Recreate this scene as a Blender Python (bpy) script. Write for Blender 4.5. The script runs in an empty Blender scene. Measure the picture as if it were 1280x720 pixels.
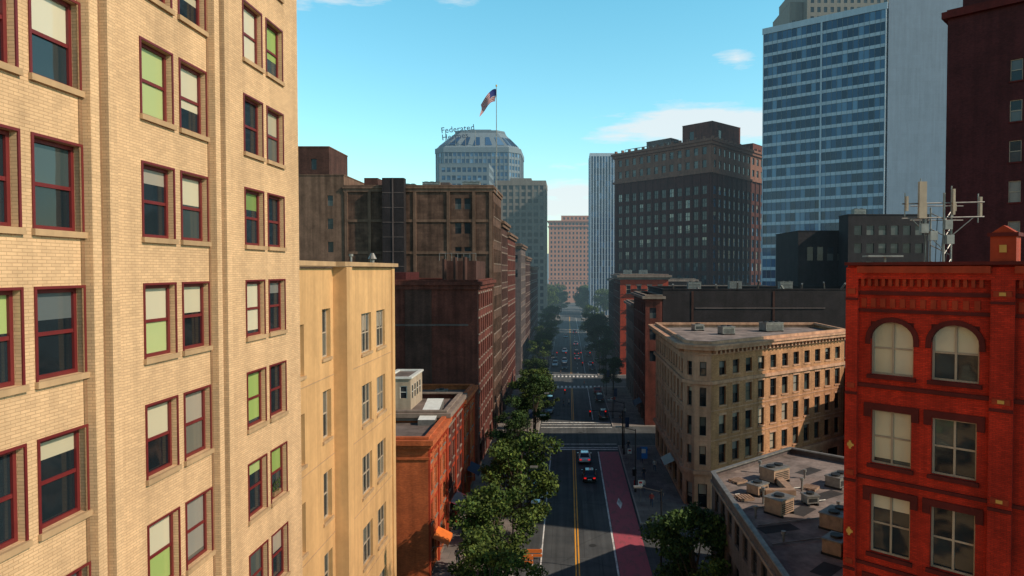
import bpy, math, random
import numpy as np
from mathutils import Vector, Matrix
R = random.Random(7)
sc = bpy.context.scene
COL = sc.collection
H = 29.0

# ------------------------------------------------------------ materials
def newmat(name):
    m = bpy.data.materials.new(name); m.use_nodes = True
    nt = m.node_tree; b = nt.nodes['Principled BSDF']
    return m, nt, nt.nodes, nt.links, b

def mixc(nt, fac, a, b, mode='MIX'):
    n = nt.nodes.new('ShaderNodeMix'); n.data_type = 'RGBA'; n.blend_type = mode
    for i, v in ((0, fac), (6, a), (7, b)):
        if hasattr(v, 'is_linked') or hasattr(v, 'links'):
            nt.links.new(v, n.inputs[i])
        elif i == 0: n.inputs[0].default_value = v
        else: n.inputs[i].default_value = (*v[:3], 1)
    return n.outputs[2]

def noise(nt, scale, detail=3, stretch=None, coord='Object', rough=.6):
    tc = nt.nodes.new('ShaderNodeTexCoord'); n = nt.nodes.new('ShaderNodeTexNoise')
    n.inputs['Scale'].default_value = scale; n.inputs['Detail'].default_value = detail
    n.inputs['Roughness'].default_value = rough
    src = tc.outputs[coord]
    if stretch:
        mp = nt.nodes.new('ShaderNodeMapping'); mp.inputs['Scale'].default_value = stretch
        nt.links.new(src, mp.inputs[0]); src = mp.outputs[0]
    nt.links.new(src, n.inputs['Vector'])
    return n.outputs['Fac']

def ramp(nt, src, stops):
    r = nt.nodes.new('ShaderNodeValToRGB')
    e = r.color_ramp.elements
    while len(e) < len(stops): e.new(.5)
    for i, (p, c) in enumerate(stops):
        e[i].position = p
        e[i].color = (c, c, c, 1) if not hasattr(c, '__len__') else (*c[:3], 1)
    nt.links.new(src, r.inputs[0])
    return r.outputs[0]

def mat_wall(name, base, brick=None, var=.3, rough=.88, streak=.35, bump=.3, bc=(1.15, .8)):
    m, nt, N, L, b = newmat(name)
    base = tuple(base)
    if brick:
        uv = N.new('ShaderNodeTexCoord'); bt = N.new('ShaderNodeTexBrick')
        L.new(uv.outputs['UV'], bt.inputs['Vector'])
        bt.inputs['Scale'].default_value = 1
        bt.inputs['Brick Width'].default_value = brick[0]
        bt.inputs['Row Height'].default_value = brick[1]
        bt.inputs['Mortar Size'].default_value = brick[2]
        bt.inputs['Mortar Smooth'].default_value = .3
        bt.inputs['Color1'].default_value = (*[c*bc[0] for c in base], 1)
        bt.inputs['Color2'].default_value = (*[c*bc[1] for c in base], 1)
        mo = brick[3]
        bt.inputs['Mortar'].default_value = (*mo, 1)
        col = bt.outputs['Color']
        bp = N.new('ShaderNodeBump'); bp.inputs['Strength'].default_value = bump
        bp.inputs['Distance'].default_value = .02; bp.invert = True
        L.new(bt.outputs['Fac'], bp.inputs['Height']); L.new(bp.outputs[0], b.inputs['Normal'])
    else:
        rg = N.new('ShaderNodeRGB'); rg.outputs[0].default_value = (*base, 1); col = rg.outputs[0]
    st = ramp(nt, noise(nt, .45, 4), [(.3, 1-var), (.7, 1+var*.35)])
    col = mixc(nt, 1.0, col, st, 'MULTIPLY')
    if streak:
        sk = ramp(nt, noise(nt, 1.0, 4, (1.3, 1.3, .07)), [(.35, 1-streak), (.62, 1.0)])
        col = mixc(nt, .8, col, sk, 'MULTIPLY')
    g = ramp(nt, noise(nt, 3.0, 4), [(.3, 1-var*.6), (.65, 1.05)])
    col = mixc(nt, .7, col, g, 'MULTIPLY')
    L.new(col, b.inputs['Base Color']); b.inputs['Roughness'].default_value = rough
    b.inputs['Specular IOR Level'].default_value = .25
    return m

def mat_plain(name, base, rough=.6, metal=0, var=.15, spec=.5, scale=2.0):
    m, nt, N, L, b = newmat(name)
    s = ramp(nt, noise(nt, scale, 3), [(.3, 1-var), (.7, 1+var*.4)])
    L.new(mixc(nt, 1.0, base, s, 'MULTIPLY'), b.inputs['Base Color'])
    b.inputs['Roughness'].default_value = rough; b.inputs['Metallic'].default_value = metal
    b.inputs['Specular IOR Level'].default_value = spec
    return m

def mat_island(name, stops, rough=.1, ior=1.6, bump=0, coat=0):
    m, nt, N, L, b = newmat(name)
    g = N.new('ShaderNodeNewGeometry')
    L.new(ramp(nt, g.outputs['Random Per Island'], stops), b.inputs['Base Color'])
    b.inputs['Roughness'].default_value = rough; b.inputs['IOR'].default_value = ior
    b.inputs['Coat Weight'].default_value = coat
    if coat: b.inputs['Coat Roughness'].default_value = .05
    if bump:
        bp = N.new('ShaderNodeBump'); bp.inputs['Strength'].default_value = bump
        bp.inputs['Distance'].default_value = .1
        L.new(noise(nt, .9, 1), bp.inputs['Height']); L.new(bp.outputs[0], b.inputs['Normal'])
    return m

M = {}
M['glass'] = mat_island('window_glass', [(0, (.006, .009, .012)), (.6, (.015, .024, .03)), (.85, (.045, .06, .06)), (1, (.16, .14, .11))], .06, 1.5, .14)
M['glass_far'] = mat_island('tower_glass', [(0, (.004, .018, .05)), (.5, (.010, .045, .11)), (.8, (.03, .09, .19)), (1, (.13, .23, .36))], .12, 1.42, .1)
M['glass_dull'] = mat_island('dark_window', [(0, (.008, .01, .013)), (.7, (.022, .026, .033)), (1, (.11, .105, .10))], .2, 1.4)
M['blind_cream'] = mat_island('cream_blind', [(0, (.34, .29, .20)), (.5, (.46, .40, .28)), (1, (.54, .48, .36))], .5, 1.45, 0, .8)
M['blind_green'] = mat_island('green_blind', [(0, (.14, .21, .055)), (.5, (.25, .34, .09)), (1, (.36, .40, .18))], .5, 1.45, 0, .8)
M['blind_grey'] = mat_island('grey_curtain', [(0, (.07, .085, .09)), (.5, (.20, .19, .17)), (1, (.40, .31, .22))], .5, 1.45, 0, .8)
M['tan'] = mat_wall('tan_brick', (.64, .405, .23), (.30, .085, .010, (.44, .27, .145)), .14, .85, .2, .35, (1.07, .90))
M['tan_dark'] = mat_wall('tan_brick_shade_tone', (.27, .15, .08), (.30, .085, .010, (.2, .12, .06)), .2, .85, .3, .35, (1.06, .9))  # darkened copy of the tan brick, puts rib shade into the colour
M['tan2'] = mat_wall('tan_stucco', (.60, .345, .155), None, .15, .85, .28, .2)
M['tan_trim'] = mat_wall('tan_stone_sill', (.46, .29, .16), None, .2, .8, .25)
M['redframe'] = mat_plain('oxblood_frame', (.13, .013, .014), .45)
M['red'] = mat_wall('red_brick', (.62, .034, .013), (.22, .075, .008, (.26, .03, .015)), .32, .85, .45)
M['redtrim'] = mat_wall('dark_red_stone', (.12, .014, .011), None, .3, .8, .3)
M['redorn'] = mat_wall('red_terracotta', (.40, .05, .018), None, .3, .8, .3)
M['ochre'] = mat_plain('ochre_paint', (.55, .30, .06), .6)
M['orange'] = mat_wall('orange_brick', (.54, .12, .036), (.22, .075, .008, (.32, .11, .06)), .28, .85, .35)
M['darkbrick'] = mat_wall('dark_red_brick', (.16, .040, .028), (.22, .075, .008, (.12, .055, .045)), .45, .9, .5)
M['maroon'] = mat_wall('maroon_brick', (.085, .016, .016), (.22, .075, .008, (.06, .02, .022)), .3, .9, .3)
M['brown'] = mat_wall('brown_panel', (.14, .076, .054), (1.1, .45, .012, (.09, .055, .045)), .5, .9, .55)
M['brown2'] = mat_wall('brown_concrete', (.20, .115, .08), None, .4, .9, .5)
M['brown3'] = mat_wall('umber_brick', (.09, .038, .03), (.22, .075, .008, (.07, .042, .035)), .4, .9, .4)
M['flat'] = mat_wall('flatiron_brick', (.50, .245, .12), (.3, .09, .01, (.34, .17, .085)), .25, .85, .38)
M['flat_stone'] = mat_wall('flatiron_stone', (.55, .30, .19), None, .28, .8, .4)
M['black'] = mat_wall('black_paint_brick', (.030, .022, .025), (.22, .075, .01, (.02, .018, .018)), .4, .8, .3)
M['tower_brick'] = mat_wall('tower_dark_brick', (.085, .022, .017), (.4, .15, .02, (.05, .02, .018)), .3, .9, .3)
M['tower_lime'] = mat_wall('tower_terracotta', (.21, .095, .068), None, .25, .85, .35)
M['greywall'] = mat_wall('grey_panel', (.17, .215, .28), (6, 3.8, .03, (.15, .19, .245)), .08, .6, .14, .3, (1.03, .97))
M['white_band'] = mat_wall('white_spandrel', (.42, .47, .54), None, .08, .6, .15)
M['bluegrey'] = mat_wall('bluegrey_stone', (.15, .185, .215), None, .08, .7, .1)
M['beige_far'] = mat_wall('beige_far_stone', (.20, .175, .15), None, .1, .8, .2)
M['salmon'] = mat_wall('salmon_brick', (.46, .19, .115), None, .12, .85, .2)
M['greybrick'] = mat_wall('grey_brick', (.14, .10, .095), (.22, .075, .01, (.11, .09, .085)), .3, .85, .3)
M['cream'] = mat_wall('cream_paint', (.44, .34, .25), None, .2, .7, .3)
M['coping'] = mat_wall('stone_coping', (.25, .185, .15), None, .3, .8, .3)
M['roof'] = mat_wall('roof_membrane', (.16, .12, .105), None, .5, .9, 0)
M['roof_light'] = mat_wall('roof_gravel', (.26, .20, .18), None, .6, .95, 0)
M['roof_dark'] = mat_wall('roof_tar', (.05, .043, .043), None, .4, .9, 0)
M['metal'] = mat_plain('galvanised_metal', (.24, .22, .205), .5, .5, .35)
M['duct'] = mat_plain('duct_paint', (.34, .21, .14), .6, .1, .4)
M['darkmetal'] = mat_plain('dark_metal', (.03, .03, .032), .5, .5)
M['white'] = mat_plain('white_metal', (.62, .60, .56), .4)
M['rubber'] = mat_plain('tyre_rubber', (.02, .02, .02), .8)
M['chrome'] = mat_plain('alloy', (.5, .5, .5), .3, .9)
M['bark'] = mat_wall('bark', (.10, .07, .05), None, .4, .95, .4)
M['skin'] = mat_plain('skin', (.45, .27, .19), .6)
M['hair'] = mat_plain('hair', (.03, .02, .015), .6)
M['denim'] = mat_plain('denim_cloth', (.04, .06, .11), .9)
M['shirt_w'] = mat_plain('light_cloth', (.55, .52, .48), .9)
M['shirt_r'] = mat_plain('red_cloth', (.35, .05, .04), .9)
M['shirt_k'] = mat_plain('dark_cloth', (.04, .04, .05), .9)
M['shoe'] = mat_plain('shoe_leather', (.02, .02, .02), .6)
M['bluesign'] = mat_plain('blue_sign_paint', (.02, .16, .5), .4)
M['navy'] = mat_plain('navy_fabric', (.02, .035, .08), .8)
M['orange_fab'] = mat_plain('orange_fabric', (.7, .16, .02), .8)
M['hill'] = mat_wall('hill_foliage', (.07, .11, .09), None, .4, 1, 0)

def emis(name, col, s):
    m, nt, N, L, b = newmat(name); b.inputs['Base Color'].default_value = (*col, 1)
    b.inputs['Emission Color'].default_value = (*col, 1); b.inputs['Emission Strength'].default_value = s
    return m
M['tail'] = emis('tail_lamp', (.6, .01, .01), 1.0)
M['tailoff'] = mat_plain('tail_lamp_unlit', (.25, .01, .01), .3)
M['head'] = mat_plain('head_lamp', (.75, .75, .72), .15)

def road_mat():
    m, nt, N, L, b = newmat('asphalt')
    c = ramp(nt, noise(nt, .35, 5), [(.3, (.044, .048, .052)), (.7, (.082, .085, .087))])
    tr = ramp(nt, noise(nt, 1.0, 4, (1.5, .03, 1)), [(.35, .66), (.65, 1.15)])
    c = mixc(nt, 1.0, c, tr, 'MULTIPLY')
    tc = N.new('ShaderNodeTexCoord'); bt = N.new('ShaderNodeTexBrick'); L.new(tc.outputs['Object'], bt.inputs['Vector'])
    bt.inputs['Scale'].default_value = 1; bt.inputs['Brick Width'].default_value = 3.4; bt.inputs['Row Height'].default_value = 17
    bt.inputs['Mortar Size'].default_value = .035; bt.inputs['Color1'].default_value = (1.12, 1.12, 1.12, 1); bt.inputs['Color2'].default_value = (.82, .82, .82, 1); bt.inputs['Mortar'].default_value = (.45, .45, .45, 1)
    c = mixc(nt, .75, c, bt.outputs['Color'], 'MULTIPLY')
    v = N.new('ShaderNodeTexVoronoi'); v.feature = 'DISTANCE_TO_EDGE'
    v.inputs['Scale'].default_value = .16; L.new(tc.outputs['Object'], v.inputs['Vector'])
    cr = ramp(nt, v.outputs['Distance'], [(.0, .45), (.012, 1.0)])
    c = mixc(nt, .7, c, cr, 'MULTIPLY')
    fine = ramp(nt, noise(nt, 14, 2), [(.3, .8), (.7, 1.15)])
    c = mixc(nt, .6, c, fine, 'MULTIPLY')
    L.new(c, b.inputs['Base Color']); b.inputs['Roughness'].default_value = .85
    return m
M['road'] = road_mat()
def paint_mat(name, col, wear=.45):
    m, nt, N, L, b = newmat(name)
    w = ramp(nt, noise(nt, 1.6, 7, (1, .35, 1), rough=.75), [(wear-.08, 0.0), (wear+.1, 1.0)])
    L.new(mixc(nt, w, tuple(c*.35+.035 for c in col), col), b.inputs['Base Color'])
    b.inputs['Roughness'].default_value = .7
    return m
M['line_w'] = paint_mat('white_road_paint', (.72, .70, .68))
M['line_y'] = paint_mat('yellow_road_paint', (.75, .33, .02), .38)
M['buslane'] = paint_mat('red_lane_paint', (.36, .06, .085), .42)
M['pave'] = mat_wall('concrete_paving', (.21, .18, .165), (1.5, 1.5, .03, (.12, .11, .1)), .35, .9, 0)
M['kerb'] = mat_wall('kerb_stone', (.32, .29, .27), None, .2, .9, 0)
M['ground'] = mat_wall('ground', (.075, .073, .07), None, .3, .95, 0)

def leaf_mat(name, dark, light):
    m, nt, N, L, b = newmat(name)
    g = N.new('ShaderNodeNewGeometry')
    c = ramp(nt, g.outputs['Random Per Island'], [(0, dark), (.6, tuple((a+bb)/2 for a, bb in zip(dark, light))), (1, light)])
    c = mixc(nt, 1.0, c, ramp(nt, noise(nt, .55, 2), [(.35, .4), (.65, 1.3)]), 'MULTIPLY')
    L.new(c, b.inputs['Base Color']); b.inputs['Roughness'].default_value = .7
    b.inputs['Specular IOR Level'].default_value = .15
    return m
M['leafA'] = leaf_mat('leaf_green', (.02, .045, .012), (.12, .155, .03))
M['leafB'] = leaf_mat('leaf_dark_green', (.012, .035, .014), (.075, .115, .03))

# ------------------------------------------------------------ mesh builder
class B:
    def __init__(s, name): s.name = name; s.p = {}
    def face(s, part, mat, pts, uvs=None):
        d = s.p.setdefault(part, dict(v=[], f=[], m=[], uv=[], mats=[]))
        if mat not in d['mats']: d['mats'].append(mat)
        k = len(d['v']); d['v'] += [tuple(p) for p in pts]; d['f'].append(tuple(range(k, k+len(pts))))
        d['m'].append(d['mats'].index(mat))
        if uvs is None: uvs = [(p[0], p[1]) for p in pts]
        d['uv'] += uvs
    def finish(s, single=False):
        root = None
        if not single and len(s.p) > 1:
            root = bpy.data.objects.new(s.name, None); COL.objects.link(root)
        for part, d in s.p.items():
            me = bpy.data.meshes.new(s.name + '_' + part); me.from_pydata(d['v'], [], d['f'])
            for k in d['mats']: me.materials.append(M[k])
            me.polygons.foreach_set('material_index', d['m'])
            ul = me.uv_layers.new(name='UVMap')
            ul.data.foreach_set('uv', [c for u in d['uv'] for c in u])
            me.update()
            o = bpy.data.objects.new(part if root else s.name, me); COL.objects.link(o)
            if root: o.parent = root
            else: root = o
        return root

class Fr:   # local facade frame
    def __init__(s, p0, p1):
        s.p0 = Vector((p0[0], p0[1], 0)); e = Vector((p1[0], p1[1], 0)) - s.p0
        s.L = e.length; s.d = e.normalized(); s.n = Vector((s.d.y, -s.d.x, 0))
    def __call__(s, u, v, w=0):
        p = s.p0 + s.d*u + s.n*w; return (p.x, p.y, v)

def q(b, fr, part, mat, u0, u1, v0, v1, w=0):
    b.face(part, mat, [fr(u0, v0, w), fr(u1, v0, w), fr(u1, v1, w), fr(u0, v1, w)], [(u0, v0), (u1, v0), (u1, v1), (u0, v1)])
def lbox(b, fr, part, mat, u0, u1, v0, v1, w0, w1, back=False):
    q(b, fr, part, mat, u0, u1, v0, v1, w1)
    F = lambda a, uv: b.face(part, mat, [fr(*x) for x in a], uv)
    F([(u0, v0, w0), (u0, v0, w1), (u0, v1, w1), (u0, v1, w0)], [(w0, v0), (w1, v0), (w1, v1), (w0, v1)])
    F([(u1, v0, w1), (u1, v0, w0), (u1, v1, w0), (u1, v1, w1)], [(w1, v0), (w0, v0), (w0, v1), (w1, v1)])
    F([(u0, v1, w1), (u1, v1, w1), (u1, v1, w0), (u0, v1, w0)], [(u0, w1), (u1, w1), (u1, w0), (u0, w0)])
    F([(u0, v0, w0), (u1, v0, w0), (u1, v0, w1), (u0, v0, w1)], [(u0, w0), (u1, w0), (u1, w1), (u0, w1)])
    if back: F([(u1, v0, w0), (u0, v0, w0), (u0, v1, w0), (u1, v1, w0)], [(u1, v0), (u0, v0), (u0, v1), (u1, v1)])

def facade(b, fr, z0, z1, wins, wall, depth=.2, frame=None, sill=None, lintel=None, hi=False,
           blinds=(), pb=0.4, glass='glass_dull', mull=0, fw=.08, rail=True):
    us = sorted({0, fr.L, *[round(x, 4) for w in wins for x in w[:2]]})
    vs = sorted({z0, z1, *[round(x, 4) for w in wins for x in w[2:4]]})
    ui = {u: i for i, u in enumerate(us)}; vi = {v: i for i, v in enumerate(vs)}
    hole = set()
    for w in wins:
        for i in range(ui[round(w[0], 4)], ui[round(w[1], 4)]):
            for j in range(vi[round(w[2], 4)], vi[round(w[3], 4)]): hole.add((i, j))
    for j in range(len(vs)-1):
        i = 0
        while i < len(us)-1:
            if (i, j) in hole: i += 1; continue
            k = i
            while k < len(us)-1 and (k, j) not in hole: k += 1
            q(b, fr, 'walls', wall, us[i], us[k], vs[j], vs[j+1]); i = k
    for w in wins:
        u0, u1, v0, v1 = w[:4]; d = -depth
        F = lambda a, uv: b.face('walls', wall, [fr(*x) for x in a], uv)
        F([(u0, v0, 0), (u0, v0, d), (u0, v1, d), (u0, v1, 0)], [(0, v0), (d, v0), (d, v1), (0, v1)])
        F([(u1, v0, d), (u1, v0, 0), (u1, v1, 0), (u1, v1, d)], [(d, v0), (0, v0), (0, v1), (d, v1)])
        F([(u0, v1, d), (u1, v1, d), (u1, v1, 0), (u0, v1, 0)], [(u0, d), (u1, d), (u1, 0), (u0, 0)])
        F([(u0, v0, 0), (u1, v0, 0), (u1, v0, d), (u0, v0, d)], [(u0, 0), (u1, 0), (u1, d), (u0, d)])
        n = mull+1; du = (u1-u0)/n; vm = (v0+v1)/2
        kind = None
        if blinds and R.random() < pb:
            kind = R.choice(blinds); fr_ = R.choice([.5, .5, .5, .35, .65, .25, 1, .9, .45])
        for k in range(n):
            a, c = u0+du*k, u0+du*(k+1)
            if kind:
                vb = v1-(v1-v0)*fr_
                q(b, fr, 'windows', kind, a, c, vb, v1, d)
                if vb > v0+.01:
                    kk = 'blind_green' if (kind == 'blind_cream' and 'blind_green' in blinds and fr_ == .5 and R.random() < .45) else glass
                    q(b, fr, 'windows', kk, a, c, v0, vb, d)
            else:
                q(b, fr, 'windows', glass, a, c, v0, vm, d); q(b, fr, 'windows', glass, a, c, vm, v1, d)
        if frame:
            e = .003; w0, w1 = d+.004, d+.07
            if hi:
                lbox(b, fr, 'frames', frame, u0+e, u0+fw, v0+e, v1-e, w0, w1); lbox(b, fr, 'frames', frame, u1-fw, u1-e, v0+e, v1-e, w0, w1)
                lbox(b, fr, 'frames', frame, u0+fw, u1-fw, v1-fw, v1-e, w0, w1-.003); lbox(b, fr, 'frames', frame, u0+fw, u1-fw, v0+e, v0+fw, w0, w1-.003)
                if rail: lbox(b, fr, 'frames', frame, u0+fw, u1-fw, vm-fw*.45, vm+fw*.45, w0, w1-.02)
                for k in range(1, n): lbox(b, fr, 'frames', frame, u0+du*k-fw*.5, u0+du*k+fw*.5, v0+fw, v1-fw, w0, w1-.01)
            else:
                q(b, fr, 'frames', frame, u0, u0+fw, v0, v1, w1); q(b, fr, 'frames', frame, u1-fw, u1, v0, v1, w1)
                if rail: q(b, fr, 'frames', frame, u0+fw, u1-fw, vm-fw*.5, vm+fw*.5, w1)
                q(b, fr, 'frames', frame, u0+fw, u1-fw, v1-fw, v1, w1)
                for k in range(1, n): q(b, fr, 'frames', frame, u0+du*k-fw*.5, u0+du*k+fw*.5, v0, v1-fw, w1+.003)
        if sill: lbox(b, fr, 'trim', sill, u0-.1, u1+.1, v0-.16, v0, 0, .10)
        if lintel: lbox(b, fr, 'trim', lintel, u0-.12, u1+.12, v1, v1+.26, 0, .05)

def gridw(L, z0, nf, fh, n, w, h, sill=.9, m0=.8, m1=.8):
    out = []
    if n < 1: return out
    pitch = (L-m0-m1)/n
    for f in range(nf):
        for i in range(n):
            c = m0+pitch*(i+.5); out.append((c-w/2, c+w/2, z0+f*fh+sill, z0+f*fh+sill+h))
    return out

def offs(pts, o):
    n = len(pts); res = []
    for i in range(n):
        a, p, c = Vector(pts[i-1][:2]), Vector(pts[i][:2]), Vector(pts[(i+1) % n][:2])
        d1 = (p-a).normalized(); d2 = (c-p).normalized()
        n1 = Vector((d1.y, -d1.x)); n2 = Vector((d2.y, -d2.x))
        k = o/max(.3, (1+n1.dot(n2)))
        v = p+(n1+n2)*k; res.append((v.x, v.y))
    return res
def ring(b, part, mat, pts, z0, z1, out, inn=0.0):
    A = offs(pts, out); C = offs(pts, -inn); n = len(pts); s = 0
    for i in range(n):
        j = (i+1) % n; l = (Vector(A[i])-Vector(A[j])).length
        b.face(part, mat, [(*A[i], z0), (*A[j], z0), (*A[j], z1), (*A[i], z1)], [(s, z0), (s+l, z0), (s+l, z1), (s, z1)])
        if inn > 0: b.face(part, mat, [(*C[j], z0), (*C[i], z0), (*C[i], z1), (*C[j], z1)], [(s, z0), (s+l, z0), (s+l, z1), (s, z1)])
        b.face(part, mat, [(*A[i], z1), (*A[j], z1), (*C[j], z1), (*C[i], z1)])
        b.face(part, mat, [(*C[i], z0), (*C[j], z0), (*A[j], z0), (*A[i], z0)])
        s += l
def poly_roof(b, pts, z, mat): b.face('roof', mat, [(p[0], p[1], z) for p in pts])
def bx(b, part, mat, x0, x1, y0, y1, z0, z1):
    fr = Fr((x0, y0), (x1, y0)); lbox(b, fr, part, mat, 0, x1-x0, z0, z1, -(y1-y0), 0, True)
def cyl(b, part, mat, p0, p1, r0, r1=None, n=10, cap=True):
    r1 = r0 if r1 is None else r1
    p0, p1 = Vector(p0), Vector(p1); ax = (p1-p0).normalized()
    t = Vector((0, 0, 1)) if abs(ax.z) < .9 else Vector((1, 0, 0))
    u = ax.cross(t).normalized(); v = ax.cross(u)
    A = [p0+(u*math.cos(a)+v*math.sin(a))*r0 for a in [2*math.pi*i/n for i in range(n)]]
    C = [p1+(u*math.cos(a)+v*math.sin(a))*r1 for a in [2*math.pi*i/n for i in range(n)]]
    for i in range(n):
        j = (i+1) % n; b.face(part, mat, [A[j], A[i], C[i], C[j]])
    if cap: b.face(part, mat, C[::-1]); b.face(part, mat, A)

def rect(x0, x1, y0, y1): return [(x0, y0), (x1, y0), (x1, y1), (x0, y1)]
def building(name, pts, h, wall, edges, roof='roof', trim='coping', par=.7, cornice=None, z0=0, fin=True, b=None):
    b = b or B(name)
    for i in range(len(pts)):
        fr = Fr(pts[i], pts[(i+1) % len(pts)])
        e = dict(edges.get(i, {})); wins = e.pop('wins', []); wl = e.pop('wall', wall)
        if callable(wins): wins = wins(fr.L)
        facade(b, fr, z0, h, wins, wl, **e)
    poly_roof(b, pts, h-par, roof)
    ring(b, 'trim', trim, pts, h, h+.18, .08, .38)
    if cornice:
        for (a, c, o) in cornice: ring(b, 'trim', trim, pts, h+a, h+c, o, 0)
    return b.finish() if fin else b

def ac_unit(name, x, y, z, sx, sy, sz, rot=0, mat='duct'):
    b = B(name); bx(b, 'cabinet', mat, -sx/2, sx/2, -sy/2, sy/2, .18, sz)
    bx(b, 'lid', 'metal', -sx/2-.06, sx/2+.06, -sy/2-.06, sy/2+.06, sz+.003, sz+.09)
    for ex in (-sx/2+.12, sx/2-.12): bx(b, 'skids', 'darkmetal', ex-.06, ex+.06, -sy/2-.1, sy/2+.1, 0, .18)
    nf = max(1, int(sx/1.0))
    for k in range(nf):
        cx = -sx/2+sx*(k+.5)/nf; cyl(b, 'fan', 'darkmetal', (cx, 0, sz+.09), (cx, 0, sz+.24), min(.38, sy*.33), n=14)
    for k in range(5):
        zz = .3+(sz-.45)*k/5; bx(b, 'louvre', 'darkmetal', -sx/2+.15, sx/2-.15, -sy/2-.03, -sy/2-.003, zz, zz+.06)
    o = b.finish(); o.location = (x, y, z); o.rotation_euler[2] = rot; return o

# ------------------------------------------------------------ ground and street
b = B('ground'); b.face('g', 'ground', [(-3000, -600, 0), (3000, -600, 0), (3000, 5000, 0), (-3000, 5000, 0)]); b.finish()
b = B('street_road')
b.face('r', 'road', [(-5.2, -60, .004), (8.2, -60, .004), (8.2, 560, .004), (-5.2, 560, .004)])
b.finish()
b = B('cross_street_road')
for pts in ([(-12.8, 169, .008), (90, 169, .008), (90, 186, .008), (-12.8, 186, .008)],
            [(8.2, 112, .008), (90, 112, .008), (90, 125, .008), (8.2, 125, .008)],
            [(8.2, 59, .008), (13, 59, .008), (60, 98, .008), (60, 112, .008), (40, 98, .008), (14, 78, .008), (8.2, 76, .008)]):
    b.face('r', 'road', pts)
b.finish()
b = B('red_bus_lane'); b.face('r', 'buslane', [(4.95, -20, .012), (8.0, -20, .012), (8.0, 108, .012), (4.95, 108, .012)]); b.finish()
for (x, y) in ((-1.2, 62), (2.6, 71), (2.2, 121), (-2, 135)):
    b = B('manhole_cover'); b.face('m', 'rubber', [(x+.4*math.cos(a*.524), y+.4*math.sin(a*.524), .02) for a in range(12)]); b.finish()
b = B('road_markings')
def mk(mat, x0, x1, y0, y1, z=.016): b.face('m', mat, [(x0, y0, z), (x1, y0, z), (x1, y1, z), (x0, y1, z)])
for (a, c) in ((-20, 109), (131, 166), (190, 420)):
    mk('line_y', .72, .86, a, c); mk('line_y', 1.02, 1.16, a, c)
mk('line_w', 4.72, 4.90, -20, 108)
for (a, c) in ((131, 166), (190, 420)): mk('line_w', 4.75, 4.88, a, c)
mk('line_w', -2.75, -2.62, 0, 108)
for y in (109.2, 128.6, 166.4, 187.6): mk('line_w', -4.9, 8.0, y, y+.45)
for yc in (110.4, 112.6, 124.6, 126.8): mk('line_w', -5.0, 8.1, yc, yc+.3)
for yc in (168.2, 184.5):
    for i in range(13): mk('line_w', -4.8+i*1.02, -4.8+i*1.02+.5, yc-1, yc+1.4)
for y in range(190, 300, 9): mk('line_w', 4.75-2, 4.9-2, y, y+3)
for i in range(5): mk('line_w', -5.0, -2.8, 30+i*16, 30.12+i*16)
b.face('m', 'line_w', [(6.4, 82, .016), (6.75, 84, .016), (6.4, 86, .016), (6.05, 84, .016)])
b.face('m', 'line_w', [(6.4, 52, .016), (6.75, 54, .016), (6.4, 56, .016), (6.05, 54, .016)])
b.finish()
def slab(name, pts, z=.14):
    b = B(name); b.face('top', 'pave', [(*p, z) for p in pts])
    n = len(pts)
    for i in range(n):
        a, c = pts[i], pts[(i+1) % n]; b.face('top', 'kerb', [(*a, 0), (*c, 0), (*c, z), (*a, z)])
    ring(b, 'kerb', 'kerb', pts, z, z+.004, 0.0, .18)
    b.finish()
slab('pavement', rect(-13.6, -5.2, -60, 168.5)); slab('pavement', rect(-13.6, -5.2, 186.5, 470))
slab('pavement', [(8.2, -60), (40, -60), (40, 60), (21.6, 68), (12, 60), (8.2, 58)])
slab('pavement', [(8.2, 77), (13, 77), (17, 79.5), (42, 98.5), (42, 111.5), (8.2, 111.5)])
slab('pavement', rect(8.2, 60, 125.5, 168.5)); slab('pavement', rect(8.2, 60, 186.5, 470))

# ------------------------------------------------------------ 1 tan office building (left)
b = B('tan_brick_office_building')
X = -12.9; fr = Fr((X, -14), (X, 32.8)); wins = []
for c in (-9.3, -3, 3.4, 9.8, 16.3, 22.62, 29.2):
    for s in (-1, 1):
        cc = c+14+s*1.04
        for k in range(-5, 8):
            zt = H+3.24-3.72*k
            if zt < 4: continue
            wins.append((cc-.80, cc+.80, zt-2.25, zt))
facade(b, fr, 0, 53, wins, 'tan', .24, 'redframe', 'tan_trim', None, True, ('blind_cream', 'blind_cream', 'blind_green', 'blind_grey'), .72, 'glass', fw=.11)
for (u0, u1, v0, v1) in wins:
    lbox(b, fr, 'trim', 'redframe', u0-.07, u0, v0, v1+.07, 0, .035); lbox(b, fr, 'trim', 'redframe', u1, u1+.07, v0, v1+.07, 0, .035); lbox(b, fr, 'trim', 'redframe', u0, u1, v1, v1+.07, 0, .034)
for c in (-6.2, .2, 6.6, 12.95, 18.75, 25.2):
    for o in (-.36, .36): lbox(b, fr, 'trim', 'tan', c+14+o-.17, c+14+o+.17, 0, 53, 0, .24)
    lbox(b, fr, 'trim', 'tan_dark', c+14-.19, c+14+.19, 0, 53, 0, .03)  # dark strips, not recessed: groove shade painted between and beside the ribs
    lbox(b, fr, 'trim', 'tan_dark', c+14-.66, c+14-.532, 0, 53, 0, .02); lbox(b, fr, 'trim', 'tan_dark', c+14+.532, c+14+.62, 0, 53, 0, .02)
lbox(b, fr, 'trim', 'tan_trim', 0, 46.8, 53, 54, -.5, .6)
pts = [(-40, -14), (X, -14), (X, 32.8), (-40, 32.8)]
for i in (0, 2, 3): f2 = Fr(pts[i], pts[(i+1) % 4]); q(b, f2, 'walls', 'tan', 0, f2.L, 0, 53)
poly_roof(b, pts, 52.9, 'roof'); b.finish()
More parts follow.
